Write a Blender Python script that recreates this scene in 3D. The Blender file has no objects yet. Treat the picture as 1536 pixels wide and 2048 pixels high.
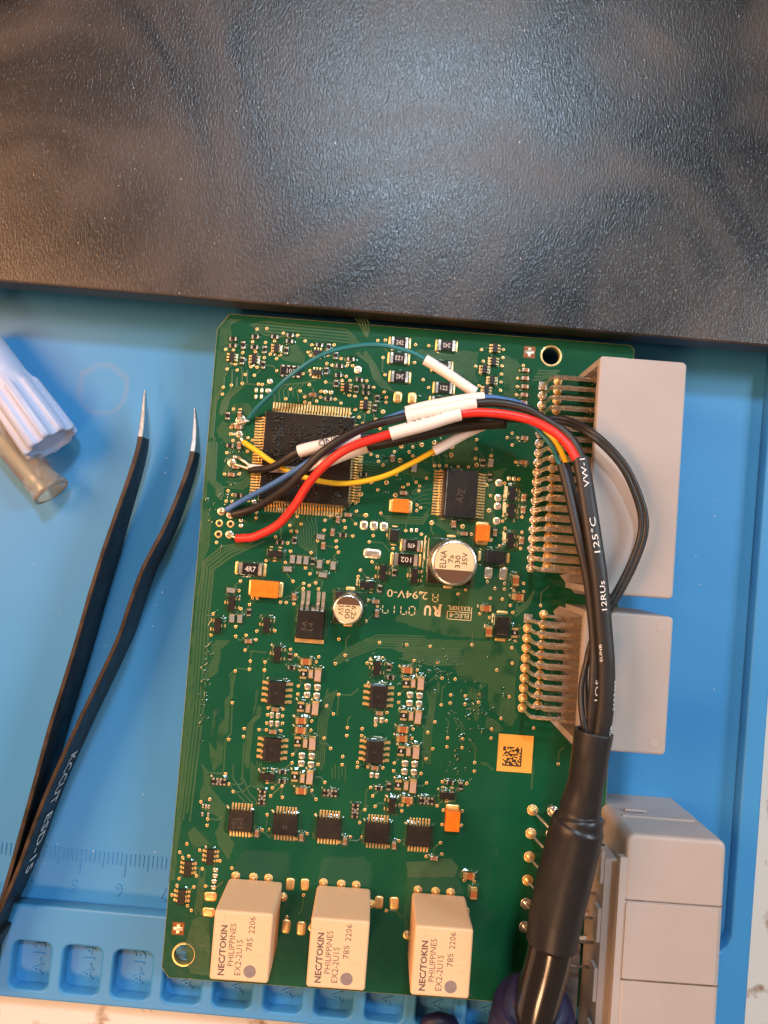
import bpy, bmesh, math, random
from mathutils import Vector, Matrix, Euler
# ---------------------------------------------------------------- camera, light, exposure
S = 0.001                                   # every length below is in millimetres
scene = bpy.context.scene
col = scene.collection
R = math.radians
rnd = random.Random(7)

cam_data = bpy.data.cameras.new('camera')
cam = bpy.data.objects.new('camera', cam_data)
col.objects.link(cam)
cam.location = (0, 0, 175*S)
cam.rotation_euler = (R(2.3444), R(-0.4995), R(-0.0204))
cam_data.sensor_fit = 'VERTICAL'
cam_data.angle = 2*math.atan(1024/1490)
cam_data.clip_start = 0.005
cam_data.clip_end = 10
scene.camera = cam
scene.render.resolution_x, scene.render.resolution_y = 768, 1024

world = bpy.data.worlds.new('World')
scene.world = world
world.use_nodes = True
bg = world.node_tree.nodes['Background']
bg.inputs['Color'].default_value = (1.0, 0.74, 0.53, 1)
bg.inputs['Strength'].default_value = 0.14

def area(name, loc, target, size, power, colour, size_y=None):
    l = bpy.data.lights.new(name, 'AREA')
    l.energy = power; l.color = colour; l.size = size*S
    if size_y: l.shape = 'RECTANGLE'; l.size_y = size_y*S
    o = bpy.data.objects.new(name, l); col.objects.link(o)
    o.location = Vector(loc)*S
    o.rotation_euler = (Vector(target)-Vector(loc)).to_track_quat('-Z', 'Y').to_euler()
    return o
area('bench_lamp_cool', (50, 430, 640), (0, 0, 0), 75, 3.1, (0.63, 0.82, 1.0))
area('bench_lamp_far', (150, 800, 560), (0, 0, 0), 120, 0.8, (1.0, 0.88, 0.76))
area('room_lamp_warm', (-450, 130, 400), (0, -20, 0), 300, 4.5, (1.0, 0.50, 0.24))
area('window_light_right', (640, 160, 520), (60, 0, 0), 160, 3.6, (0.72, 0.88, 1.0), 260)
area('ceiling_lamp_warm', (-470, -980, 1080), (0, -40, 0), 260, 7.6, (1.0, 0.55, 0.28))

vs = scene.view_settings
vs.view_transform = 'Standard'; vs.look = 'None'; vs.gamma = 1.0; vs.use_curve_mapping = False
vs.exposure = 0.08

# ---------------------------------------------------------------- materials
def principled(name):
    m = bpy.data.materials.new(name); m.use_nodes = True
    nt = m.node_tree
    return m, nt, nt.nodes['Principled BSDF']
def pbr(name, base, rough=0.5, metal=0.0, spec=0.5, coat=0.0, coat_rough=0.05, base2=None, cscale=200.0, cdetail=4,
        bumps=(), rough2=None, rscale=120.0, trans=0.0, ior=1.45, sss=0.0, contrast=(0.35, 0.65)):
    """bumps: list of (noise scale per metre, distance in mm, detail)"""
    m, nt, b = principled(name)
    N, Lk = nt.nodes, nt.links
    tc = N.new('ShaderNodeTexCoord')
    b.inputs['Base Color'].default_value = (*base, 1)
    b.inputs['Roughness'].default_value = rough
    b.inputs['Metallic'].default_value = metal
    b.inputs['Specular IOR Level'].default_value = spec
    b.inputs['Coat Weight'].default_value = coat
    b.inputs['Coat Roughness'].default_value = coat_rough
    b.inputs['Transmission Weight'].default_value = trans
    b.inputs['IOR'].default_value = ior
    if sss:
        b.inputs['Subsurface Weight'].default_value = sss
        b.inputs['Subsurface Radius'].default_value = (0.002, 0.0014, 0.001)
        b.inputs['Subsurface Scale'].default_value = 1.0
    def noise(scale, detail=4):
        n = N.new('ShaderNodeTexNoise'); n.inputs['Scale'].default_value = scale; n.inputs['Detail'].default_value = detail
        Lk.new(tc.outputs['Object'], n.inputs['Vector']); return n
    if base2:
        n = noise(cscale, cdetail)
        r = N.new('ShaderNodeValToRGB')
        r.color_ramp.elements[0].position, r.color_ramp.elements[1].position = contrast
        r.color_ramp.elements[0].color = (*base, 1); r.color_ramp.elements[1].color = (*base2, 1)
        Lk.new(n.outputs['Fac'], r.inputs['Fac']); Lk.new(r.outputs['Color'], b.inputs['Base Color'])
    if rough2 is not None:
        n = noise(rscale, 3)
        mr = N.new('ShaderNodeMapRange'); mr.inputs['From Min'].default_value = 0.35; mr.inputs['From Max'].default_value = 0.65
        mr.inputs['To Min'].default_value = rough; mr.inputs['To Max'].default_value = rough2
        Lk.new(n.outputs['Fac'], mr.inputs['Value']); Lk.new(mr.outputs['Result'], b.inputs['Roughness'])
    prev = None
    for sc, dist, det in bumps:
        n = noise(sc, det)
        bp = N.new('ShaderNodeBump'); bp.inputs['Distance'].default_value = dist*S; bp.inputs['Strength'].default_value = 1.0
        Lk.new(n.outputs['Fac'], bp.inputs['Height'])
        if prev: Lk.new(prev.outputs['Normal'], bp.inputs['Normal'])
        prev = bp
    if prev:
        Lk.new(prev.outputs['Normal'], b.inputs['Normal'])
        if coat: Lk.new(prev.outputs['Normal'], b.inputs['Coat Normal'])
    return m

M = {}
M['mask'] = pbr('solder_mask', (0.003, 0.066, 0.031), .34, spec=.15, coat=.85, coat_rough=.05, base2=(0.008, 0.084, 0.034), cscale=60, bumps=[(90, .30, 3), (420, .06, 2)])
M['pour'] = pbr('copper_and_glare_mask', (0.010, 0.070, 0.028), .36, spec=.25, coat=.9, coat_rough=.10, base2=(0.036, 0.100, 0.040), cscale=240, contrast=(.34, .46), bumps=[(110, .30, 4), (700, .04, 2)])  # lighter olive: copper under the mask, and lacquer glare painted as colour
M['trace'] = pbr('mask_over_track', (0.026, 0.095, 0.036), .45, spec=.3, coat=.25, coat_rough=.3, base2=(0.045, 0.105, 0.040), cscale=120)
M['fr4'] = pbr('board_edge', (0.30, 0.26, 0.10), .6, base2=(0.16, 0.17, 0.05), cscale=900)
M['coat'] = pbr('lacquer_rim', (0.012, 0.070, 0.028), .10, spec=.6, coat=1.0, coat_rough=.03, bumps=[(900, .12, 2)])
M['gold'] = pbr('gold_plating', (0.96, 0.66, 0.30), .32, metal=.8, base2=(0.92, 0.56, 0.20), cscale=500, rough2=.46, rscale=900)
M['solder'] = pbr('solder', (0.95, 0.82, 0.66), .22, metal=.85, base2=(0.88, 0.70, 0.48), cscale=700, rough2=.38, rscale=800, bumps=[(1100, .08, 2)])
M['tin'] = pbr('tinned_pin', (0.97, 0.87, 0.78), .20, metal=.9, base2=(0.95, 0.78, 0.58), cscale=300, rough2=.36, rscale=500)
M['steel'] = pbr('steel', (0.62, 0.60, 0.58), .30, metal=1.0, rough2=.42, rscale=900, bumps=[(2500, .01, 2)])
M['alu'] = pbr('aluminium_can', (0.93, 0.86, 0.78), .22, metal=1.0, rough2=.32, rscale=700)
M['can_top'] = pbr('can_lacquer', (0.90, 0.67, 0.38), .40, metal=.4, rough2=.46, rscale=500)
M['can_band'] = pbr('can_band_print', (0.16, 0.085, 0.045), .35, metal=.3)
M['epoxy'] = pbr('chip_plastic', (0.010, 0.008, 0.007), .42, spec=.5, coat=.4, coat_rough=.12, base2=(0.020, 0.014, 0.010), cscale=700, bumps=[(2600, .02, 2), (300, .05, 2)])
M['epoxy_bubbly'] = pbr('lacquered_chip_plastic', (0.007, 0.006, 0.005), .34, spec=.4, coat=.9, coat_rough=.05, base2=(0.022, 0.015, 0.009), cscale=160, bumps=[(260, .10, 3)])
M['blister'] = pbr('lacquer_blister', (0.010, 0.008, 0.006), .12, spec=.7, coat=1.0, coat_rough=.03)
M['hole'] = pbr('hole_dark', (0.012, 0.008, 0.005), .6)
M['via_core'] = pbr('via_core', (0.20, 0.085, 0.03), .5, metal=.4)
M['res_black'] = pbr('resistor_glaze', (0.018, 0.014, 0.012), .25, spec=.6, coat=.6, coat_rough=.08)
M['cap_tan'] = pbr('ceramic_tan', (0.36, 0.17, 0.075), .35, coat=.6, base2=(0.30, 0.125, 0.05), cscale=900)
M['cap_grey'] = pbr('ceramic_grey', (0.29, 0.28, 0.26), .4, coat=.5, base2=(0.22, 0.22, 0.21), cscale=900)
M['cap_pink'] = pbr('ceramic_pink', (0.52, 0.34, 0.25), .4, coat=.5, base2=(0.44, 0.28, 0.19), cscale=900)
M['cap_rust'] = pbr('ceramic_rust', (0.40, 0.125, 0.035), .35, coat=.6, base2=(0.34, 0.09, 0.025), cscale=900)
M['tantalum'] = pbr('tantalum_orange', (0.86, 0.21, 0.012), .42, spec=.4, base2=(0.78, 0.16, 0.008), cscale=500, bumps=[(2000, .02, 2)])
M['relay'] = pbr('relay_plastic', (0.82, 0.53, 0.31), .46, spec=.35, base2=(0.79, 0.50, 0.285), cscale=70, bumps=[(2200, .015, 2)])
M['relay_ink'] = pbr('relay_print', (0.13, 0.09, 0.08), .6)
M['relay_dot'] = pbr('relay_dot', (0.28, 0.21, 0.19), .55, base2=(0.24, 0.18, 0.17), cscale=900)
M['conn'] = pbr('connector_plastic', (0.42, 0.375, 0.352), .40, spec=.45, base2=(0.375, 0.32, 0.29), cscale=34, bumps=[(60, .16, 4), (1800, .02, 2)], rough2=.52, rscale=90)
M['conn_in'] = pbr('connector_shaded_inside', (0.17, 0.14, 0.12), .5, base2=(0.09, 0.07, 0.06), cscale=400)  # darker copy of the housing plastic, recess shade put into its colour
M['conn_dark'] = pbr('connector_cavity', (0.03, 0.026, 0.024), .5)
M['silk'] = pbr('silkscreen', (0.80, 0.60, 0.33), .5, metal=.25)
M['white_ink'] = pbr('white_print', (0.78, 0.76, 0.74), .6)
M['black_ink'] = pbr('black_print', (0.012, 0.010, 0.010), .6)
M['mark'] = pbr('laser_mark', (0.085, 0.06, 0.042), .6)
M['res_mark'] = pbr('resistor_print', (0.62, 0.55, 0.48), .55)
M['sticker'] = pbr('amber_sticker', (0.83, 0.43, 0.075), .5, base2=(0.78, 0.37, 0.06), cscale=120)
M['label_black'] = pbr('sticker_black', (0.035, 0.022, 0.012), .6)
M['copper'] = pbr('bare_copper', (0.36, 0.12, 0.035), .45, metal=.5, base2=(0.22, 0.07, 0.02), cscale=700)
M['w_red'] = pbr('red_insulation', (0.80, 0.030, 0.020), .38, spec=.5, bumps=[(700, .02, 2)])
M['w_black'] = pbr('black_insulation', (0.017, 0.014, 0.013), .40, spec=.6, rough2=.5, rscale=300, bumps=[(900, .03, 2)])
M['w_blue'] = pbr('blue_insulation', (0.06, 0.16, 0.38), .40, bumps=[(900, .02, 2)])
M['w_yellow'] = pbr('yellow_insulation', (0.83, 0.50, 0.015), .40, bumps=[(900, .02, 2)])
M['w_teal'] = pbr('teal_insulation', (0.012, 0.165, 0.190), .36, bumps=[(900, .02, 2)])
M['w_white'] = pbr('white_insulation', (0.78, 0.72, 0.66), .42)
M['sleeve'] = pbr('white_marker_sleeve', (0.84, 0.76, 0.70), .45, bumps=[(500, .03, 2)])
M['shrink'] = pbr('heat_shrink', (0.014, 0.012, 0.012), .37, spec=.55, rough2=.47, rscale=160, bumps=[(110, .18, 3), (1500, .02, 2)])
M['sheath'] = pbr('thin_heat_shrink', (0.018, 0.014, 0.013), .46, spec=.55, bumps=[(260, .10, 3), (1500, .02, 2)])
M['jacket'] = pbr('cable_jacket', (0.014, 0.011, 0.010), .20, spec=.6, coat=.5, coat_rough=.12, bumps=[(70, .10, 2)])
M['navy'] = pbr('navy_rubber', (0.009, 0.008, 0.034), .5, base2=(0.013, 0.011, 0.048), cscale=300, bumps=[(1200, .04, 2)])
M['tw_black'] = pbr('tweezer_lacquer', (0.012, 0.011, 0.011), .42, spec=.5, rough2=.52, rscale=300, bumps=[(1600, .015, 2)])
M['tw_lit_edge'] = pbr('tweezer_lit_edge', (0.075, 0.045, 0.028), .42, metal=.3, base2=(0.03, 0.02, 0.014), cscale=300)  # brown stands for light caught on the arms' top edges, painted in
M['lavender'] = pbr('lavender_plastic', (0.40, 0.47, 0.66), .36, spec=.45, sss=.25, bumps=[(900, .02, 2)])
M['frosted'] = pbr('frosted_plastic', (0.98, 0.88, 0.76), .20, trans=.90, ior=1.35, bumps=[(300, .08, 3)])
M['table'] = pbr('speckled_counter', (0.66, 0.60, 0.53), .35, base2=(0.30, 0.17, 0.10), cscale=120, cdetail=8, contrast=(0.56, 0.64), bumps=[(500, .02, 2)])

def slab_material():
    m, nt, b = principled('black_grained_coating')
    N, Lk = nt.nodes, nt.links
    tc = N.new('ShaderNodeTexCoord')
    def noise(s, d=4, vec=None, dist=0.0):
        n = N.new('ShaderNodeTexNoise'); n.inputs['Scale'].default_value = s; n.inputs['Detail'].default_value = d; n.inputs['Distortion'].default_value = dist
        Lk.new(vec if vec else tc.outputs['Object'], n.inputs['Vector']); return n
    mp = N.new('ShaderNodeMapping'); mp.inputs['Scale'].default_value = (1.7, 0.75, 1); mp.inputs['Rotation'].default_value = (0, 0, R(-22))
    Lk.new(tc.outputs['Object'], mp.inputs['Vector'])
    grain = noise(1500, 3, mp.outputs['Vector'], .6)
    bp = N.new('ShaderNodeBump'); bp.inputs['Distance'].default_value = .095*S; bp.inputs['Strength'].default_value = 1
    Lk.new(grain.outputs['Fac'], bp.inputs['Height'])
    Lk.new(bp.outputs['Normal'], b.inputs['Normal'])
    sm = noise(24, 6, None, 1.4)
    mr = N.new('ShaderNodeMapRange'); mr.inputs['From Min'].default_value = .36; mr.inputs['From Max'].default_value = .64
    mr.inputs['To Min'].default_value = .27; mr.inputs['To Max'].default_value = .37
    Lk.new(sm.outputs['Fac'], mr.inputs['Value']); Lk.new(mr.outputs['Result'], b.inputs['Roughness'])
    r = N.new('ShaderNodeValToRGB')
    r.color_ramp.elements[0].position, r.color_ramp.elements[1].position = .40, .66
    r.color_ramp.elements[0].color = (.009, .0075, .007, 1); r.color_ramp.elements[1].color = (.052, .036, .026, 1)
    Lk.new(sm.outputs['Fac'], r.inputs['Fac'])
    # pale specks: dust, plus glints of the grain painted into the colour
    vo = N.new('ShaderNodeTexVoronoi'); vo.inputs['Scale'].default_value = 520
    Lk.new(mp.outputs['Vector'], vo.inputs['Vector'])
    lt = N.new('ShaderNodeMath'); lt.operation = 'LESS_THAN'; lt.inputs[1].default_value = .085
    Lk.new(vo.outputs['Distance'], lt.inputs[0])
    pick = N.new('ShaderNodeSeparateColor'); Lk.new(vo.outputs['Color'], pick.inputs['Color'])
    gt = N.new('ShaderNodeMath'); gt.operation = 'GREATER_THAN'; gt.inputs[1].default_value = .92
    Lk.new(pick.outputs['Red'], gt.inputs[0])
    mu = N.new('ShaderNodeMath'); mu.operation = 'MULTIPLY'; Lk.new(lt.outputs[0], mu.inputs[0]); Lk.new(gt.outputs[0], mu.inputs[1])
    mx = N.new('ShaderNodeMixRGB'); mx.inputs[2].default_value = (.42, .33, .26, 1)
    Lk.new(mu.outputs[0], mx.inputs[0]); Lk.new(r.outputs['Color'], mx.inputs[1]); Lk.new(mx.outputs[0], b.inputs['Base Color'])
    b.inputs['Specular IOR Level'].default_value = .5
    return m
M['slab'] = slab_material()

def mat_material():
    m, nt, b = principled('blue_silicone')
    N, Lk = nt.nodes, nt.links
    tc = N.new('ShaderNodeTexCoord')
    def noise(s, d=4):
        n = N.new('ShaderNodeTexNoise'); n.inputs['Scale'].default_value = s; n.inputs['Detail'].default_value = d
        Lk.new(tc.outputs['Object'], n.inputs['Vector']); return n
    n = noise(22, 5)
    r = N.new('ShaderNodeValToRGB')
    r.color_ramp.elements[0].position, r.color_ramp.elements[1].position = .3, .7
    r.color_ramp.elements[0].color = (.046, .245, .50, 1); r.color_ramp.elements[1].color = (.056, .27, .54, 1)
    Lk.new(n.outputs['Fac'], r.inputs['Fac'])
    # dried ring stain left by a flux drop
    geo = N.new('ShaderNodeNewGeometry')
    nn = noise(150, 4)
    sub = N.new('ShaderNodeVectorMath'); sub.operation = 'SUBTRACT'; sub.inputs[1].default_value = Vector((-63.39, 35.38, 4))*S
    Lk.new(geo.outputs['Position'], sub.inputs[0])
    ln = N.new('ShaderNodeVectorMath'); ln.operation = 'LENGTH'; Lk.new(sub.outputs[0], ln.inputs[0])
    ad = N.new('ShaderNodeMath'); ad.operation = 'MULTIPLY_ADD'; ad.inputs[1].default_value = .0042; Lk.new(nn.outputs['Fac'], ad.inputs[0]); Lk.new(ln.outputs['Value'], ad.inputs[2])
    d = N.new('ShaderNodeMath'); d.operation = 'SUBTRACT'; d.inputs[1].default_value = .0076; Lk.new(ad.outputs[0], d.inputs[0])
    ab = N.new('ShaderNodeMath'); ab.operation = 'ABSOLUTE'; Lk.new(d.outputs[0], ab.inputs[0])
    mr = N.new('ShaderNodeMapRange'); mr.inputs['From Min'].default_value = 0; mr.inputs['From Max'].default_value = .0011
    mr.inputs['To Min'].default_value = .34; mr.inputs['To Max'].default_value = 0
    Lk.new(ab.outputs[0], mr.inputs['Value'])
    mx = N.new('ShaderNodeMixRGB'); mx.inputs[2].default_value = (.33, .25, .20, 1)
    brk = noise(260, 4); bm_ = N.new('ShaderNodeMath'); bm_.operation = 'MULTIPLY'; Lk.new(brk.outputs['Fac'], bm_.inputs[0]); Lk.new(mr.outputs['Result'], bm_.inputs[1])
    Lk.new(bm_.outputs[0], mx.inputs[0]); Lk.new(r.outputs['Color'], mx.inputs[1]); Lk.new(mx.outputs[0], b.inputs['Base Color'])
    b.inputs['Roughness'].default_value = .44
    b.inputs['Specular IOR Level'].default_value = .45
    g = noise(2400, 2); bp = N.new('ShaderNodeBump'); bp.inputs['Distance'].default_value = .012*S
    Lk.new(g.outputs['Fac'], bp.inputs['Height']); Lk.new(bp.outputs['Normal'], b.inputs['Normal'])
    return m
M['mat'] = mat_material()

# ---------------------------------------------------------------- mesh helpers (millimetres)
class MB:
    """collects faces and builds ONE mesh"""
    def __init__(s): s.v = []; s.f = []; s.m = []; s.sm = []
    def face(s, ids, mi=0, smooth=False): s.f.append(ids); s.m.append(mi); s.sm.append(smooth)
    def add(s, pts): n = len(s.v); s.v += [tuple(p) for p in pts]; return list(range(n, n+len(pts)))
    def loft(s, loops, mi=0, cap0=True, cap1=True, smooth=False, mats=None, closed=False):
        ids = [s.add(l) for l in loops]; n = len(loops[0])
        pairs = list(zip(ids, ids[1:]))
        if closed: pairs.append((ids[-1], ids[0]))
        for k, (a, b) in enumerate(pairs):
            q = mats[k] if mats else mi
            for i in range(n): s.face([a[i], a[(i+1) % n], b[(i+1) % n], b[i]], q, smooth)
        if not closed:
            if cap0: s.face(ids[0][::-1], mats[0] if mats else mi)
            if cap1: s.face(ids[-1], mats[-1] if mats else mi)
        return s
    def box(s, c, d, mi=0, rot=0):
        cx, cy, cz = c; dx, dy, dz = d[0]/2, d[1]/2, d[2]/2
        ca, sa = math.cos(rot), math.sin(rot)
        def q(x, y): return (cx+x*ca-y*sa, cy+x*sa+y*ca)
        lp = [q(-dx, -dy), q(dx, -dy), q(dx, dy), q(-dx, dy)]
        return s.loft([[(x, y, cz-dz) for x, y in lp], [(x, y, cz+dz) for x, y in lp]], mi)
    def prism(s, outline, z0, z1, bev=0.0, mi=0, inset=None, off=(0, 0)):
        """outline(inset) -> list of (x, y)"""
        f = outline
        lo = [(x+off[0], y+off[1]) for x, y in f(0)]
        loops = [[(x, y, z0) for x, y in lo]]
        if bev:
            loops.append([(x, y, z1-bev) for x, y in lo])
            mid = [(x+off[0], y+off[1]) for x, y in f(bev*.3)]; top = [(x+off[0], y+off[1]) for x, y in f(bev)]
            loops += [[(x, y, z1-bev*.3) for x, y in mid], [(x, y, z1) for x, y in top]]
        else: loops.append([(x, y, z1) for x, y in lo])
        return s.loft(loops, mi)
    def tube(s, path, rad, seg=12, mi=0, cap=True, flat=1.0, smooth=True):
        loops = tube_loops(path, rad, seg, flat)
        return s.loft(loops, mi, cap, cap, smooth)
    def disc_ring(s, c, r0, r1, z, n=12, mi=0, dome=0.0):
        a = [(c[0]+r0*math.cos(t), c[1]+r0*math.sin(t), z) for t in [2*math.pi*i/n for i in range(n)]]
        m = [(c[0]+(r0+r1)/2*math.cos(t), c[1]+(r0+r1)/2*math.sin(t), z+dome) for t in [2*math.pi*i/n for i in range(n)]]
        b = [(c[0]+r1*math.cos(t), c[1]+r1*math.sin(t), z-.02) for t in [2*math.pi*i/n for i in range(n)]]
        ia, im, ib = s.add(a), s.add(m), s.add(b)
        for i in range(n):
            j = (i+1) % n
            s.face([ia[i], im[i], im[j], ia[j]], mi, True); s.face([im[i], ib[i], ib[j], im[j]], mi, True)
        return ia
    def mesh(s, name, mats):
        me = bpy.data.meshes.new(name)
        me.from_pydata([(x*S, y*S, z*S) for x, y, z in s.v], [], s.f)
        for k in mats: me.materials.append(M[k])
        me.polygons.foreach_set('material_index', s.m)
        me.polygons.foreach_set('use_smooth', s.sm)
        bm = bmesh.new(); bm.from_mesh(me); bmesh.ops.recalc_face_normals(bm, faces=bm.faces); bm.to_mesh(me); bm.free()
        me.update()
        return me
    def build(s, name, mats, parent=None, loc=(0, 0, 0), rot=0, kind=None):
        if isinstance(mats, str): mats = [mats]
        return place(name, s.mesh(name, mats), parent, loc, rot, kind)

def place(name, me, parent=None, loc=(0, 0, 0), rot=0, kind=None):
    o = bpy.data.objects.new(name, me); col.objects.link(o)
    o.parent = parent
    o.location = (loc[0]*S, loc[1]*S, loc[2]*S)
    if isinstance(rot, (int, float)): o.rotation_euler = (0, 0, rot)
    else: o.rotation_euler = rot
    if kind: o['kind'] = kind
    return o
def thing(name, label, cat, loc=(0, 0, 0), rotz=0.0):
    o = bpy.data.objects.new(name, None); col.objects.link(o)
    o.empty_display_size = .005
    o.location = Vector(loc)*S; o.rotation_euler = (0, 0, rotz)
    o['label'] = label; o['category'] = cat
    return o
def tag(o, label, cat): o['label'] = label; o['category'] = cat; return o

def spline(pts, n=6):
    """Catmull-Rom through the points"""
    P = [Vector(p) for p in pts]; P = [P[0]*2-P[1]]+P+[P[-1]*2-P[-2]]
    out = []
    for i in range(1, len(P)-2):
        a, b, c, d = P[i-1], P[i], P[i+1], P[i+2]
        for k in range(n):
            t = k/n
            out.append(.5*((2*b)+(c-a)*t+(2*a-5*b+4*c-d)*t*t+(3*b-a-3*c+d)*t**3))
    out.append(P[-2]); return out
def tube_loops(path, rad, seg=12, flat=1.0):
    P = [Vector(p) for p in path]; n = len(P)
    loops = []
    for i, p in enumerate(P):
        t = (P[min(i+1, n-1)]-P[max(i-1, 0)]).normalized()
        side = t.cross(Vector((0, 0, 1)))
        side = side.normalized() if side.length > 1e-4 else Vector((1, 0, 0))
        up = side.cross(t).normalized()
        r = rad[i] if isinstance(rad, (list, tuple)) else rad
        loops.append([tuple(p+side*math.cos(a)*r+up*math.sin(a)*r*flat) for a in [2*math.pi*k/seg for k in range(seg)]])
    return loops
def rrect(w, h, r, n=3):
    def f(ins=0.0):
        W2, H2, rr = w/2-ins, h/2-ins, max(r-ins*.5, .02)
        pts = []
        for cx, cy, a0 in ((W2-rr, H2-rr, 0), (-W2+rr, H2-rr, 90), (-W2+rr, -H2+rr, 180), (W2-rr, -H2+rr, 270)):
            for k in range(n+1):
                a = R(a0+90*k/n); pts.append((cx+rr*math.cos(a), cy+rr*math.sin(a)))
        return pts
    return f
def octo(w, c):
    def f(ins=0.0):
        a = w/2-ins
        return [(a, -a+c), (a, a-c), (a-c, a), (-a, a), (-a, -a), (a-c, -a)]
    return f
def plate(name, outer, holes, z0, z1, bev, mats, parent=None, loc=(0, 0, 0), rot=0, res=1):
    """a flat plate with holes and rounded edges"""
    cu = bpy.data.curves.new(name, 'CURVE'); cu.dimensions = '2D'; cu.fill_mode = 'BOTH'
    for pts in [outer]+holes:
        sp = cu.splines.new('POLY'); sp.points.add(len(pts)-1)
        for k, (x, y) in enumerate(pts): sp.points[k].co = (x*S, y*S, 0, 1)
        sp.use_cyclic_u = True
    cu.extrude = (z1-z0)/2*S-bev*S; cu.bevel_depth = bev*S; cu.bevel_resolution = res; cu.offset = -bev*S
    o = bpy.data.objects.new(name+'_tmp', cu); col.objects.link(o)
    bpy.context.view_layer.update()
    me = bpy.data.meshes.new_from_object(o.evaluated_get(bpy.context.evaluated_depsgraph_get()))
    bpy.data.objects.remove(o); me.name = name
    me.transform(Matrix.Translation((0, 0, (z0+z1)/2*S)))
    me.materials.clear(); me.materials.append(M[mats])
    return place(name, me, parent, loc, rot)
_font = {}
def text_mesh(txt, height, width=None, extrude=0.0, bold=0.0, space=1.0):
    key = (txt, height, width, extrude, bold, space)
    if key in _font: return _font[key]
    cu = bpy.data.curves.new('marking', 'FONT'); cu.body = txt; cu.size = 1.0; cu.align_x = 'CENTER'; cu.align_y = 'CENTER'
    cu.resolution_u = 2; cu.offset = bold; cu.space_character = space; cu.space_line = .9
    o = bpy.data.objects.new('marking_tmp', cu); col.objects.link(o)
    bpy.context.view_layer.update()
    me = bpy.data.meshes.new_from_object(o.evaluated_get(bpy.context.evaluated_depsgraph_get()))
    bpy.data.objects.remove(o)
    xs = [v.co.x for v in me.vertices]; ys = [v.co.y for v in me.vertices]
    w, h = max(xs)-min(xs), max(ys)-min(ys); cx, cy = (max(xs)+min(xs))/2, (max(ys)+min(ys))/2
    sy = height/h; sx = width/w if width else sy
    for v in me.vertices: v.co = Vector(((v.co.x-cx)*sx*S, (v.co.y-cy)*sy*S, 0))
    if extrude:
        bm = bmesh.new(); bm.from_mesh(me)
        r = bmesh.ops.extrude_face_region(bm, geom=bm.faces[:])
        for e in r['geom']:
            if isinstance(e, bmesh.types.BMVert): e.co.z += extrude*S
        bmesh.ops.recalc_face_normals(bm, faces=bm.faces); bm.to_mesh(me); bm.free()
    _font[key] = me
    return me
def text(txt, height, mat, parent, loc, rot=0, width=None, extrude=0.0, bold=0.0, name='marking', space=1.0):
    me = text_mesh(txt, height, width, extrude, bold, space).copy()
    me.materials.clear(); me.materials.append(M[mat])
    o = place(name, me, parent, loc, rot)
    return o

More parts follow.
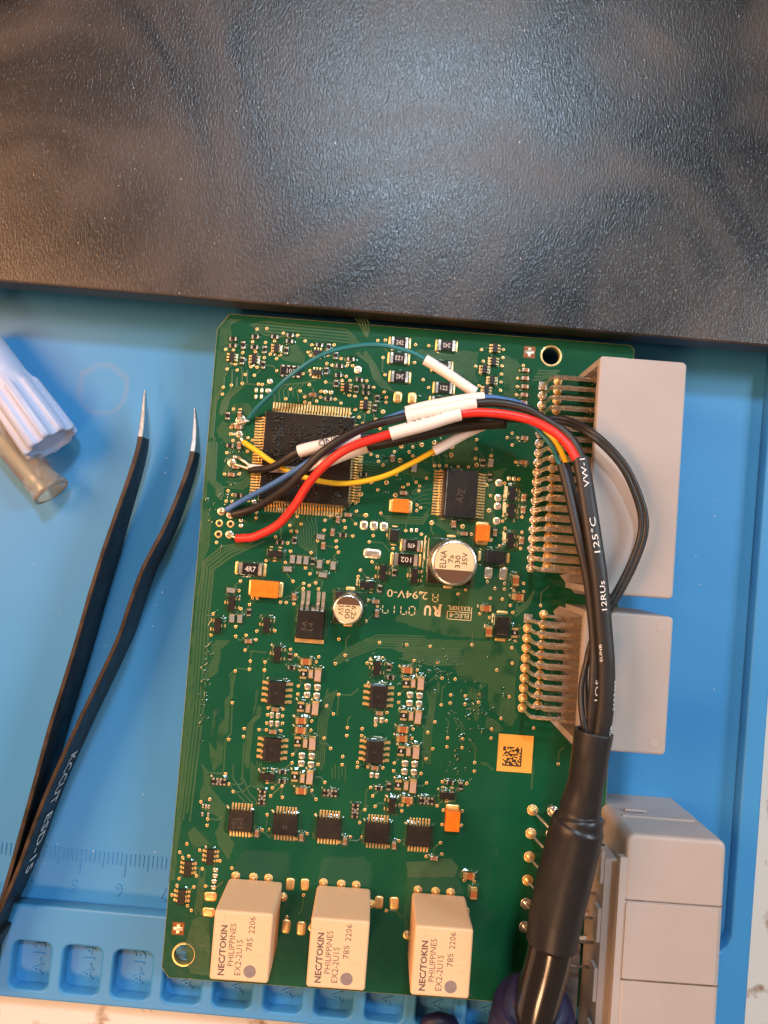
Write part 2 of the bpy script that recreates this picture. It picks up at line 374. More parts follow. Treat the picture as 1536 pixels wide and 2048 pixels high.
# ---------------------------------------------------------------- board layout in board millimetres
DATA = {
 'chips': [['R',-34.95,42.03,0],['R',-34.87,40.54,0],['R',-30.15,42.87,0],['R',-30.14,40.57,0],['R',-32.65,40.83,90],['R',-32.59,37.37,90],['R',-27.87,40.17,90],['R',-27.93,36.82,90],['R',-25.91,43.21,0],['R',-22.57,43.82,0],['R',-22.62,42.48,0],['R',-23.13,40.36,90],['R',-15.99,42.14,0],['R',-13.95,41.84,90],['R',-12.26,40.13,90],['R',-8.86,39.59,0],['R',-11.28,37.9,0],['R',-14.1,36.57,90],['R',-11.3,35.82,0],['R',-11.68,33.95,90],['R',-7.2,33.03,90],['R',-13.16,30.5,0],['C',-16.56,31.04,0],['R',-34.69,25.05,90],['R',-33.61,18.54,0],['C',-32.06,25.36,90],['C',-32.15,22.69,0],['C',-31.6,18.75,90],['C',-31.95,14.02,0],['C',-32.75,12.25,0],['R',-30.9,7.9,0],['R',-21.08,-1.6,0],['R',-18.0,-0.9,90],['R',-7.56,1.04,0],['R',-4.15,14.52,0],['C',-8.93,4.33,90],['C',-6.8,5.49,0],['C',-9.87,1.41,90],['C',-11.63,-1.57,90],['F',-12.38,0.28,0],['F',-18.04,-5.02,90],['F',-16.57,-5.02,90],['F',-15.1,-5.02,90],['F',-12.11,-5.63,90],['F',-9.17,-5.69,90],['F',-18.94,-7.18,0],['F',-11.26,-7.88,0],['F',-30.71,-12.67,0],['F',-29.98,-18.63,90],['F',-28.29,-18.61,90],['R',-13.67,-5.14,90],['R',-26.5,-17.13,90],['R',-16.89,-25.92,90],['R',-16.37,-28.22,0],['C',-17.04,-13.05,90],['C',-26.06,-23.26,0],['D',-13.35,-26.65,0],['R',-6.68,35.19,0],['R',-5.09,33.77,0],['R',-5.03,32.4,0],['R',-2.46,31.33,90],['R',-2.87,29.23,90],['C',29.47,40.13,0],['C',29.5,38.29,0],['C',29.56,36.48,0],['C',29.53,34.64,0],['C',29.49,32.9,0],['C',30.24,25.15,0],['C',30.39,19.81,0],['C',1.9,18.49,90],['C',4.82,11.16,0],['C',16.24,5.27,90],['C',18.56,3.34,0],['C',25.26,4.1,90],['C',31.14,2.82,90],['F',6.71,16.74,90],['F',23.28,19.14,90],['R',21.62,19.02,90],['R',23.32,16.03,90],['C',30.99,12.13,90],['C',31.05,9.52,90],['R',4.15,-6.23,90],['R',1.27,-9.93,90],['C',0.63,-12.73,0],['C',1.04,-15.28,90],['D',30.43,-5.97,90],['D',31.26,-9.39,0],['D',24.48,-12.36,0],['D',25.45,-17.3,90],['S',31.04,-17.15,90],['S',-13.71,-29.36,90],['S',-13.75,-36.37,90],['S',-13.78,-43.79,90],['P',-12.11,-29.24,90],['P',-12.12,-36.58,90],['P',-12.13,-44.0,90],['T',-10.57,-29.34,90],['T',-10.56,-36.46,90],['T',-10.59,-43.89,90],['D',-13.36,-39.22,0],['D',-13.31,-41.26,0],['C',-19.12,-37.32,0],['C',-19.22,-42.1,0],['R',4.54,-26.58,90],['R',5.05,-28.77,0],['D',8.5,-26.8,0],['D',8.51,-39.48,0],['D',8.48,-41.41,0],['S',8.44,-29.63,90],['S',8.45,-36.6,90],['S',8.46,-44.13,90],['P',9.97,-29.59,90],['P',10.04,-36.59,90],['P',10.03,-44.13,90],['T',11.58,-29.47,90],['T',11.55,-36.7,90],['T',11.66,-44.12,90],['C',3.23,-36.43,0],['C',3.16,-48.06,0],['R',-16.49,-50.44,0],['R',-16.44,-52.42,0],['S',-13.82,-51.24,90],['P',-12.13,-51.44,90],['T',-10.57,-51.11,90],['D',-12.14,-53.98,0],['C',-20.86,-63.61,90],['C',-11.35,-63.79,90],['C',-2.06,-63.89,90],['C',8.48,-64.05,90],['C',17.16,-66.09,0],['R',4.27,-52.34,0],['R',6.41,-51.84,90],['R',19.42,-50.06,0],['R',21.77,-50.59,90],['S',8.39,-51.34,90],['P',10.08,-51.33,90],['T',11.55,-51.34,90],['D',10.58,-54.22,0],['D',24.96,-69.16,0],['D',26.13,-72.8,90]],
 'sot': [[-21.91,-4.18,90],[-30.32,-15.38,0],[-32.92,-20.39,180],[-22.44,-19.49,0],[-19.63,-25.53,0],[28.41,12.79,0],[28.41,9.18,180],[28.75,2.64,0],[1.62,-6.41,180],[8.55,-6.55,0],[-1.51,-9.32,270],[1.94,-26.91,0],[-19.6,-51.59,90],[7.36,-55.65,180],[19.0,-52.7,90]],
 'sc6': [[-34.8,37.97,0,0],[-29.94,37.89,0,0],[-25.27,40.68,0,0],[-16.22,40.35,90,0],[-16.05,35.99,90,0],[-9.38,33.29,0,0],[-4.89,29.74,0,0],[22.48,44.45,0,0],[22.34,41.55,0,0],[20.54,39.6,0,0],[22.3,37.27,0,0],[21.21,35.0,0,0],[-30.36,-69.16,0,1],[-34.87,-72.0,0,1],[-35.71,-77.93,0,1]],
 'soic': [[-19.08,-33.71],[-19.09,-45.68],[2.73,-32.85],[2.78,-44.54]],
 'tssop': [[-24.5,-61.27],[-14.97,-61.33],[-5.72,-61.44],[4.69,-61.6],[13.6,-61.65]],
 'arr': [[-29.84,-53.46,0],[-20.41,-56.11,90],[-6.03,-54.14,0],[-0.36,-57.46,90],[14.67,-54.25,0]],
 'bigarr': [-21.74,35.82],
 'r12': [[1.51,44.02,'242',0],[1.54,40.55,'122',180],[2.08,36.49,'242',180],[11.8,44.18,'242',180],[11.16,39.51,'242',0],[11.9,34.78,'122',0],[11.28,31.58,'122',0],[-26.93,-7.79,'4R7',0],[7.4,-0.11,'470',180],[6.42,-3.24,'102',180]],
 'tant': [[-23.3,-11.77,0,5.9,3.5],[4.43,8.29,0,3.5,2.9],[22.48,3.75,90,3.5,2.9],[20.41,-57.55,90,4.2,3.0]],
 'diode': [[25.44,-1.18,0,4.6,2.7],[28.08,-15.94,90,4.3,2.9],[3.49,1.81,90,2.7,1.8]],
 'pads': [[-26.17,33.35,1.27,1.16,0],[-29.0,31.17,0.69,1.04,0],[-27.75,31.22,0.74,1.04,0],[-26.32,31.26,1.27,1.04,0],[-28.95,29.74,0.58,0.93,0],[-27.75,29.84,0.69,1.04,0],[-13.88,32.01,0.93,0.93,0],[-12.66,31.99,0.93,0.93,0],[-7.21,37.45,1.62,1.74,0],[-32.94,21.21,1.19,0.65,0],[-32.36,16.22,0.98,0.6,0],[-29.9,2.53,1.01,0.81,0],[-29.8,1.37,1.01,0.81,0],[-27.4,6.73,1.14,1.14,0],[-3.3,3.53,1.47,1.97,0],[1.98,32.03,1.85,2.59,1],[5.16,32.05,1.85,2.66,1],[25.45,15.02,1.57,1.65,0],[25.48,11.72,1.57,1.65,0],[25.48,9.9,1.57,1.65,0],[25.51,6.69,1.57,1.65,0],[-3.24,3.54,1.72,2.08,0],[-1.06,3.58,1.72,2.08,0],[1.11,3.57,1.72,2.08,0],[-0.96,-2.49,3.8,2.15,0],[27.54,16.13,0.86,1.01,0],[28.66,16.14,0.96,1.06,0],[7.17,3.22,0.66,0.91,0],[8.28,3.3,0.66,0.86,0],[24.53,-4.69,1.76,2.75,0],[27.75,-4.58,1.76,2.89,0],[-12.63,-32.08,1.44,1.44,0],[-10.49,-32.08,1.44,1.44,0],[-12.6,-33.84,1.44,1.44,0],[-10.53,-33.87,1.44,1.44,0],[-19.77,-38.67,0.88,1.39,0],[-18.49,-38.69,0.88,1.34,0],[-19.74,-40.45,0.88,1.34,0],[-18.51,-40.4,0.88,1.34,0],[-12.67,-46.79,1.44,1.44,0],[-10.55,-46.75,1.44,1.44,0],[-12.65,-48.45,1.44,1.44,0],[-10.58,-48.52,1.44,1.44,0],[9.5,-32.19,1.44,1.44,0],[11.57,-32.17,1.44,1.44,0],[9.52,-33.93,1.44,1.44,0],[11.59,-33.93,1.44,1.44,0],[2.57,-38.07,0.88,1.34,0],[3.8,-38.03,0.88,1.34,0],[9.52,-46.81,1.44,1.44,0],[11.61,-46.77,1.44,1.44,0],[9.53,-48.55,1.43,1.43,0],[11.6,-48.51,1.43,1.43,0],[2.57,-49.77,0.93,1.23,0],[3.76,-49.8,0.93,1.23,0],[-29.06,-72.12,1.11,0.93,0],[-29.04,-73.32,1.11,0.93,0],[-29.16,-74.52,1.11,0.93,0],[-29.12,-75.79,1.11,0.93,0],[-32.87,-58.92,0.46,0.93,0],[-32.19,-58.98,0.46,0.93,0],[-31.57,-59.0,0.46,0.93,0],[-32.83,-60.67,0.46,0.93,0],[-31.58,-60.69,0.46,0.93,0],[-12.94,-73.89,1.81,2.59,1],[-9.84,-73.78,1.74,2.55,1],[-29.64,-77.72,2.71,1.97,1],[-29.76,-81.01,2.71,1.97,1],[-13.11,-82.77,1.84,2.95,1],[-9.87,-82.95,1.97,2.95,1],[6.17,-76.33,1.82,2.73,1],[9.44,-76.32,1.97,2.73,1]],
 'vias': [[-29.9,44.62,0.36],[-27.82,44.94,0.36],[-30.69,41.77,0.36],[-27.83,41.84,0.36],[-25.88,42.27,0.36],[-24.13,44.19,0.36],[-20.95,43.98,0.36],[-19.21,42.86,0.36],[-36.41,39.63,0.36],[-34.7,39.6,0.36],[-32.6,39.19,0.36],[-29.87,39.59,0.36],[-26.59,39.32,0.36],[-24.47,39.32,0.36],[-27.83,38.48,0.36],[-25.15,38.46,0.36],[-34.02,36.54,0.36],[-30.57,36.23,0.36],[-29.22,36.22,0.36],[-35.7,35.3,0.36],[-33.5,35.26,0.36],[-31.63,34.42,0.36],[-29.66,34.41,0.36],[-17.66,42.11,0.36],[-12.81,42.49,0.36],[-18.33,40.43,0.36],[-17.82,39.78,0.36],[-13.99,40.08,0.36],[-11.04,39.57,0.36],[-14.08,38.27,0.36],[-12.91,37.97,0.36],[-9.56,38.19,0.36],[-8.42,38.21,0.36],[-17.61,36.4,0.36],[-24.82,35.81,0.36],[-19.08,35.59,0.36],[-14.0,34.12,0.36],[-9.6,35.76,0.36],[-10.44,34.77,0.36],[-8.73,34.9,0.36],[-36.2,31.25,0.36],[-34.47,31.84,0.36],[-32.14,32.42,0.36],[-28.61,32.53,0.36],[-27.75,32.53,0.36],[-17.52,33.29,0.36],[-36.25,29.72,0.36],[-21.53,31.98,0.36],[-19.39,31.74,0.36],[-14.86,32.0,0.36],[-8.59,31.61,0.36],[-7.37,31.53,0.36],[-18.28,30.51,0.36],[-14.91,30.7,0.36],[-11.65,30.52,0.36],[-22.38,29.77,0.36],[-15.64,29.8,0.36],[-18.19,29.37,0.36],[-17.15,29.22,0.36],[-10.27,29.76,0.36],[-7.04,28.58,0.36],[-8.16,27.62,0.36],[-7.22,26.73,0.36],[-33.56,26.62,0.36],[-32.1,26.6,0.36],[-33.7,22.61,0.36],[-33.74,21.15,0.36],[-29.9,20.59,0.36],[-28.88,20.13,0.36],[-33.09,19.75,0.36],[-34.24,16.98,0.36],[-34.31,12.27,0.36],[-31.09,12.57,0.36],[-29.76,17.65,0.36],[-33.23,8.72,0.36],[-32.16,7.93,0.36],[-33.45,6.43,0.36],[-32.21,6.45,0.36],[-28.65,6.85,0.36],[-26.72,4.54,0.36],[-26.69,3.35,0.36],[-21.79,5.54,0.36],[-34.78,-2.68,0.36],[-17.82,4.33,0.36],[-21.84,1.99,0.36],[-19.26,2.23,0.36],[-16.84,2.74,0.36],[-18.91,1.04,0.36],[-17.63,1.07,0.36],[-22.16,-0.45,0.36],[-19.39,-1.62,0.36],[-18.63,-3.3,0.36],[-14.17,-3.33,0.36],[-5.7,13.61,0.36],[-5.19,17.6,0.36],[-4.44,10.21,0.5],[-6.7,8.2,0.36],[-5.41,8.22,0.36],[-7.96,6.86,0.36],[-9.12,5.82,0.36],[-10.7,5.03,0.36],[-5.07,6.46,0.36],[-7.62,4.15,0.36],[-5.05,3.65,0.36],[-11.73,3.93,0.36],[-11.73,1.77,0.36],[-7.21,2.69,0.36],[-5.46,1.01,0.36],[-8.95,-0.38,0.36],[-8.77,-1.72,0.36],[-8.27,-2.75,0.36],[-3.02,5.67,0.36],[-12.97,-0.63,0.36],[-34.76,-2.62,0.36],[-18.67,-3.31,0.36],[-14.18,-3.31,0.36],[-23.74,-5.76,0.36],[-19.55,-5.82,0.36],[-15.11,-6.68,0.36],[-10.42,-5.08,0.36],[-14.06,-7.89,0.36],[-28.92,-10.6,0.36],[-17.57,-9.8,0.36],[-15.25,-10.05,0.36],[-14.02,-10.41,0.36],[-12.65,-9.76,0.36],[-15.25,-11.18,0.36],[-11.94,-11.0,0.36],[-29.04,-12.68,0.36],[-25.97,-14.02,0.36],[-24.95,-14.01,0.36],[-19.9,-14.46,0.36],[-18.66,-14.44,0.36],[-17.0,-14.6,0.36],[-28.31,-16.52,0.36],[-26.52,-15.48,0.36],[-34.15,-18.08,0.36],[-29.1,-20.44,0.36],[-34.21,-22.62,0.36],[-28.93,-22.51,0.36],[-26.71,-22.12,0.36],[-24.5,-22.92,0.36],[-24.5,-21.06,0.36],[-20.63,-20.7,0.36],[-26.66,-25.32,0.36],[-16.9,-24.4,0.36],[-15.66,-25.5,0.36],[-6.7,-21.44,0.36],[-25.35,-27.57,0.36],[-22.16,-27.55,0.36],[-10.72,-25.55,0.36],[-11.2,-26.66,0.36],[-5.08,-24.79,0.36],[-7.03,-26.73,0.36],[-25.36,-29.29,0.36],[-22.18,-29.21,0.36],[-3.31,44.21,0.36],[-1.68,44.46,0.36],[5.02,43.94,0.36],[7.94,43.96,0.36],[-1.88,40.53,0.36],[5.09,39.96,0.36],[-1.16,36.77,0.36],[7.26,36.32,0.36],[8.58,34.69,0.36],[-3.42,33.79,0.36],[-5.02,35.12,0.36],[-1.02,32.94,0.36],[-0.48,31.79,0.36],[-0.44,30.69,0.36],[-4.89,31.21,0.36],[-7.37,31.55,0.36],[-7.02,28.58,0.36],[-4.14,28.28,0.36],[-0.96,28.57,0.5],[-5.27,25.73,0.36],[-6.1,26.98,0.36],[-2.43,26.8,0.36],[8.59,31.46,0.36],[7.3,30.9,0.36],[19.54,43.95,0.36],[24.34,44.38,0.36],[24.37,42.57,0.36],[24.32,40.74,0.36],[24.33,38.93,0.36],[24.34,37.15,0.36],[24.35,35.3,0.36],[20.13,41.43,0.36],[18.54,40.21,0.36],[19.56,35.97,0.36],[-8.39,38.21,0.36],[-1.27,24.82,0.36],[28.96,41.19,0.36],[27.93,38.24,0.36],[27.96,36.43,0.36],[27.93,34.62,0.36],[26.55,25.01,0.36],[27.57,26.1,0.36],[27.75,23.49,0.36],[28.8,25.18,0.36],[28.79,19.82,0.36],[23.32,20.81,0.36],[-2.87,19.03,0.36],[-1.47,18.71,0.36],[2.17,20.0,0.36],[-1.14,17.61,0.36],[-0.09,16.94,0.36],[5.39,20.25,0.36],[6.14,21.36,0.36],[6.28,19.44,0.36],[8.06,22.01,0.5],[10.71,22.72,0.5],[10.76,20.27,0.5],[3.64,21.29,0.5],[3.55,18.2,0.5],[14.63,22.07,0.5],[14.58,20.26,0.5],[19.91,24.06,0.36],[19.95,22.06,0.36],[19.95,19.93,0.36],[20.31,18.45,0.5],[23.34,20.74,0.36],[2.99,15.06,0.36],[-5.64,13.64,0.36],[-5.18,17.6,0.36],[-2.36,13.07,0.5],[0.95,13.15,0.5],[9.59,14.82,0.36],[-0.84,11.44,0.36],[5.68,13.12,0.36],[4.61,12.41,0.36],[7.38,13.77,0.36],[8.23,13.01,0.36],[8.14,11.96,0.36],[3.09,10.55,0.5],[-5.39,8.22,0.36],[7.95,8.8,0.36],[8.78,8.27,0.36],[7.96,7.58,0.36],[-2.96,5.72,0.5],[0.27,6.42,0.36],[11.45,5.16,0.5],[-1.01,1.4,0.36],[-1.77,-0.02,0.36],[2.19,1.79,0.36],[5.94,3.05,0.36],[9.39,2.52,0.36],[3.47,-1.04,0.36],[18.24,4.89,0.5],[20.22,3.35,0.36],[22.88,14.27,0.36],[23.83,12.05,0.36],[23.69,8.77,0.5],[26.74,15.02,0.36],[26.83,6.72,0.36],[27.48,5.2,0.36],[24.64,2.4,0.36],[26.53,1.28,0.36],[31.2,4.64,0.36],[31.13,1.08,0.36],[30.98,7.91,0.36],[11.13,17.69,0.36],[12.19,17.77,0.36],[13.76,17.82,0.36],[16.31,17.84,0.36],[18.55,17.91,0.36],[29.71,16.12,0.36],[-0.83,-4.29,0.36],[-3.23,-6.27,0.36],[-3.59,-7.64,0.36],[10.52,-6.62,0.36],[10.17,-10.21,0.36],[7.65,-5.3,0.36],[-1.07,-12.62,0.36],[1.06,-13.77,0.36],[-1.23,-17.15,0.36],[18.29,-9.78,0.36],[19.91,-8.72,0.36],[26.19,-8.0,0.36],[28.18,-6.77,0.36],[28.26,-7.95,0.36],[24.45,-6.63,0.36],[30.35,-8.19,0.36],[32.33,-6.43,0.36],[32.45,-8.17,0.36],[25.37,-10.18,0.36],[27.96,-10.2,0.36],[29.79,-11.4,0.36],[23.33,-13.68,0.36],[25.48,-14.35,0.36],[30.43,-12.88,0.36],[30.75,-20.49,0.36],[22.1,-20.48,0.36],[2.11,-21.51,0.36],[8.01,-21.54,0.36],[13.1,-21.48,0.36],[-5.06,-24.76,0.36],[2.97,-24.77,0.36],[-28.39,-29.92,0.36],[-14.61,-32.1,0.36],[-14.58,-33.83,0.36],[-28.47,-36.7,0.36],[-20.68,-37.23,0.36],[-17.54,-37.22,0.36],[-20.69,-38.7,0.36],[-17.48,-38.72,0.36],[-20.7,-40.47,0.36],[-17.35,-40.27,0.36],[-25.44,-41.98,0.36],[-22.26,-41.97,0.36],[-20.69,-41.92,0.36],[-17.55,-41.9,0.36],[-25.43,-43.69,0.36],[-28.58,-44.54,0.36],[-8.21,-35.85,0.36],[-6.62,-37.47,0.36],[-11.15,-39.3,0.36],[-11.17,-41.3,0.36],[-8.18,-42.74,0.36],[-6.62,-44.8,0.36],[-14.63,-46.72,0.36],[-14.62,-48.49,0.36],[-9.03,-48.36,0.36],[-25.4,-29.34,0.36],[-22.14,-29.31,0.36],[-5.83,-33.25,0.36],[3.01,-24.76,0.36],[-0.22,-26.1,0.36],[9.89,-24.78,0.36],[14.97,-24.8,0.36],[10.67,-26.74,0.36],[16.16,-28.12,0.36],[19.0,-28.08,0.36],[7.18,-32.21,0.36],[7.2,-33.94,0.36],[4.84,-36.32,0.36],[4.82,-38.06,0.36],[2.59,-39.18,0.36],[-3.38,-40.16,0.36],[-0.19,-40.15,0.36],[-3.38,-41.85,0.36],[-0.19,-41.61,0.36],[10.7,-39.4,0.36],[10.64,-41.36,0.36],[18.29,-31.53,0.36],[21.44,-31.52,0.36],[24.4,-30.92,0.36],[18.3,-33.27,0.36],[21.5,-33.3,0.36],[24.45,-32.65,0.36],[16.38,-33.81,0.36],[15.3,-37.55,0.36],[13.95,-39.89,0.36],[18.28,-40.73,0.36],[21.5,-40.71,0.36],[18.31,-42.61,0.36],[21.56,-42.55,0.36],[15.28,-43.28,0.36],[13.96,-45.49,0.36],[-3.9,-46.37,0.36],[-3.88,-48.07,0.36],[-0.6,-47.34,0.36],[-0.61,-48.34,0.36],[1.66,-48.12,0.36],[4.87,-48.11,0.36],[7.24,-46.87,0.36],[24.47,-45.53,0.36],[36.37,-10.9,0.36],[31.07,-23.76,0.36],[27.84,-25.47,0.36],[24.4,-30.86,0.36],[24.38,-32.62,0.36],[30.92,-30.96,0.36],[29.48,-35.75,0.36],[27.64,-38.14,0.36],[27.63,-40.07,0.36],[36.65,-37.26,0.36],[24.47,-45.51,0.36],[24.54,-47.34,0.36],[42.4,-44.48,0.36],[-28.61,-51.84,0.36],[-27.76,-53.92,0.36],[-26.67,-55.43,0.36],[-18.37,-54.06,0.36],[-18.6,-55.78,0.36],[-16.09,-55.88,0.36],[-16.33,-53.52,0.36],[-7.3,-52.08,0.36],[-8.88,-55.77,0.36],[-31.55,-57.44,0.36],[-33.36,-58.12,0.36],[-31.61,-61.64,0.36],[-31.63,-62.94,0.36],[-19.01,-59.77,0.36],[-18.2,-62.83,0.36],[-19.85,-63.08,0.36],[-22.09,-64.28,0.36],[-10.21,-63.08,0.36],[-12.45,-64.38,0.36],[-35.58,-67.13,0.36],[-36.93,-68.98,0.36],[-32.73,-68.23,0.36],[-36.22,-70.06,0.36],[-34.94,-69.66,0.36],[-28.23,-70.15,0.36],[-31.84,-72.1,0.36],[-25.6,-71.47,0.36],[-32.97,-73.65,0.36],[-36.61,-74.48,0.36],[-36.92,-75.96,0.36],[-33.28,-75.98,0.36],[-30.84,-75.63,0.36],[-9.94,-53.97,0.36],[7.24,-48.55,0.36],[13.16,-48.68,0.36],[2.61,-52.39,0.36],[3.15,-54.18,0.36],[3.86,-56.31,0.36],[1.72,-57.21,0.36],[0.82,-59.97,0.36],[9.61,-56.87,0.36],[9.58,-55.63,0.36],[10.88,-55.49,0.36],[14.49,-50.58,0.36],[17.84,-50.1,0.36],[23.1,-50.06,0.36],[17.1,-55.22,0.36],[18.47,-56.05,0.36],[22.51,-55.97,0.36],[18.45,-59.1,0.36],[22.53,-58.96,0.36],[18.38,-62.93,0.36],[18.86,-65.3,0.36],[15.52,-66.01,0.36],[-3.22,-64.39,0.36],[-0.95,-63.13,0.36],[1.6,-62.99,0.36],[7.29,-64.51,0.36],[9.49,-63.18,0.36],[-9.94,-75.95,0.36],[-13.11,-80.8,0.36],[-36.91,-75.98,0.36],[-37.8,-77.97,0.36],[-34.32,-79.96,0.36],[-33.42,-80.89,0.36],[7.89,-77.92,0.36],[24.01,-70.45,0.36],[26.16,-70.52,0.36]],
 'pours': [[[-38.01,43.59],[-36.25,46.18],[-34.38,39.65],[-36.21,32.86],[-38.06,24.99],[-37.78,5.27],[-36.2,2.12],[-36.17,-3.31],[-37.86,-8.86],[-37.41,-23.93],[-36.97,-38.89],[-36.96,-53.76],[-37.47,-67.5],[-37.46,-74.84],[-38.94,-74.95],[-38.79,-63.39],[-38.82,-41.16],[-38.35,-21.86],[-38.39,-0.22],[-38.59,17.25],[-38.34,28.27]],[[-33.04,-23.6],[-29.83,-23.36],[-32.01,-25.61],[-31.99,-30.32],[-34.53,-32.77],[-34.28,-31.25],[-34.38,-28.99],[-33.38,-27.41],[-34.07,-24.82]],[[-29.43,-30.32],[-28.32,-29.95],[-28.34,-35.31],[-29.01,-36.3],[-28.93,-38.36],[-28.91,-43.05],[-29.78,-43.95],[-29.55,-45.53],[-29.48,-49.63],[-31.29,-51.63],[-32.28,-48.9],[-32.7,-45.2],[-31.0,-47.31],[-31.06,-42.27],[-30.61,-40.93],[-29.86,-39.75],[-30.16,-36.2],[-29.22,-35.0]],[[-33.76,-50.32],[-32.92,-51.37],[-31.67,-52.77],[-31.37,-55.17],[-27.76,-58.81],[-27.91,-61.41],[-29.59,-61.54],[-29.58,-59.5],[-31.58,-58.16],[-33.72,-57.39],[-33.69,-55.53],[-33.13,-54.37]],[[-23.66,-33.46],[-23.17,-33.61],[-23.25,-36.06],[-23.37,-39.26],[-24.18,-40.82],[-24.53,-43.47],[-24.81,-44.61],[-24.9,-50.22],[-24.84,-53.2],[-25.42,-53.06],[-25.32,-49.69],[-25.48,-45.6],[-24.84,-44.24],[-24.92,-41.06],[-24.07,-39.88],[-23.77,-38.92]],[[-32.41,-38.62],[-30.96,-37.95],[-31.14,-39.09],[-31.83,-39.89],[-31.69,-41.57],[-32.09,-44.59],[-32.84,-43.53],[-32.44,-41.62]],[[-1.25,-20.81],[11.96,-20.01],[30.83,-19.19],[32.66,-22.25],[32.03,-27.68],[32.28,-34.22],[33.1,-34.56],[32.08,-37.21],[30.69,-37.32],[30.01,-36.18],[27.03,-33.82],[26.31,-32.09],[26.15,-28.52],[19.8,-28.2],[18.82,-25.68],[13.76,-25.26],[10.47,-21.52],[-1.17,-21.8]],[[5.15,-15.67],[10.1,-13.69],[9.95,-11.57],[7.63,-9.33],[10.24,-8.33],[22.91,-8.44],[28.2,-3.2],[29.23,-6.35],[29.1,-12.26],[26.15,-12.48],[25.53,-18.94],[17.48,-19.01],[5.23,-16.74]],[[12.96,22.64],[19.87,23.93],[20.52,18.22],[13.54,18.18]],[[19.18,16.11],[27.0,18.47],[24.42,12.52],[25.51,4.13],[22.21,-1.83],[16.16,2.67],[10.98,5.5],[11.79,8.05]],[[5.33,42.88],[19.07,43.5],[18.52,38.36],[19.56,36.59],[14.07,36.39],[12.94,39.31],[5.5,40.57]],[[24.14,43.2],[27.43,42.3],[29.9,39.72],[27.55,37.22],[28.09,32.64],[25.36,32.43]],[[-22.17,42.56],[-18.83,40.97],[-19.02,37.72],[-23.65,38.28],[-24.63,39.13]],[[-37.95,45.02],[-36.25,46.55],[-33.04,46.57],[-35.67,45.2],[-36.84,42.79],[-37.56,40.42],[-37.9,40.39]],[[-33.71,27.77],[-30.55,28.23],[-29.59,27.02],[-30.09,25.36],[-31.82,25.55],[-33.96,25.6],[-34.17,26.87]],[[-35.74,23.95],[-33.95,23.02],[-30.87,21.97],[-29.37,19.29],[-27.88,19.41],[-27.35,13.02],[-29.15,11.6],[-32.94,11.09],[-34.97,12.43],[-34.2,14.63],[-33.94,17.86],[-35.39,19.9],[-36.28,20.26],[-36.95,21.92]],[[-35.63,-64.83],[-34.42,-63.42],[-30.33,-66.85],[-31.86,-67.18],[-34.0,-68.21]],[[-33.19,-59.6],[-30.66,-57.88],[-27.74,-59.42],[-27.22,-64.21],[-25.48,-66.28],[-26.52,-69.86],[-29.01,-66.75],[-29.88,-64.41],[-28.59,-61.24]],[[11.36,-67.48],[20.98,-66.07],[22.51,-67.59],[21.74,-69.98],[11.84,-70.7]],[[-33.11,-83.06],[-31.79,-82.04],[-29.41,-82.33],[-28.4,-93.99],[-32.62,-94.06],[-34.07,-88.19]],[[24.97,43.04],[28.58,41.09],[27.55,37.83],[27.36,31.47],[25.48,31.32],[24.45,41.41]],[[21.91,-29.63],[22.88,-29.16],[23.98,-30.47],[24.78,-33.19],[24.43,-36.79],[23.81,-36.44],[23.04,-34.12],[22.04,-31.41]],[[26.34,-35.46],[28.61,-36.28],[30.34,-38.13],[27.81,-39.11],[26.11,-37.85]],[[15.22,-28.74],[15.76,-29.3],[15.77,-33.47],[15.29,-33.7],[15.2,-31.13]],[[18.98,-36.21],[20.4,-36.5],[22.15,-38.54],[21.57,-38.79],[20.67,-37.47]],[[25.64,-45.21],[27.04,-45.3],[28.75,-46.75],[28.16,-46.99],[27.3,-46.07],[25.88,-45.78]]],
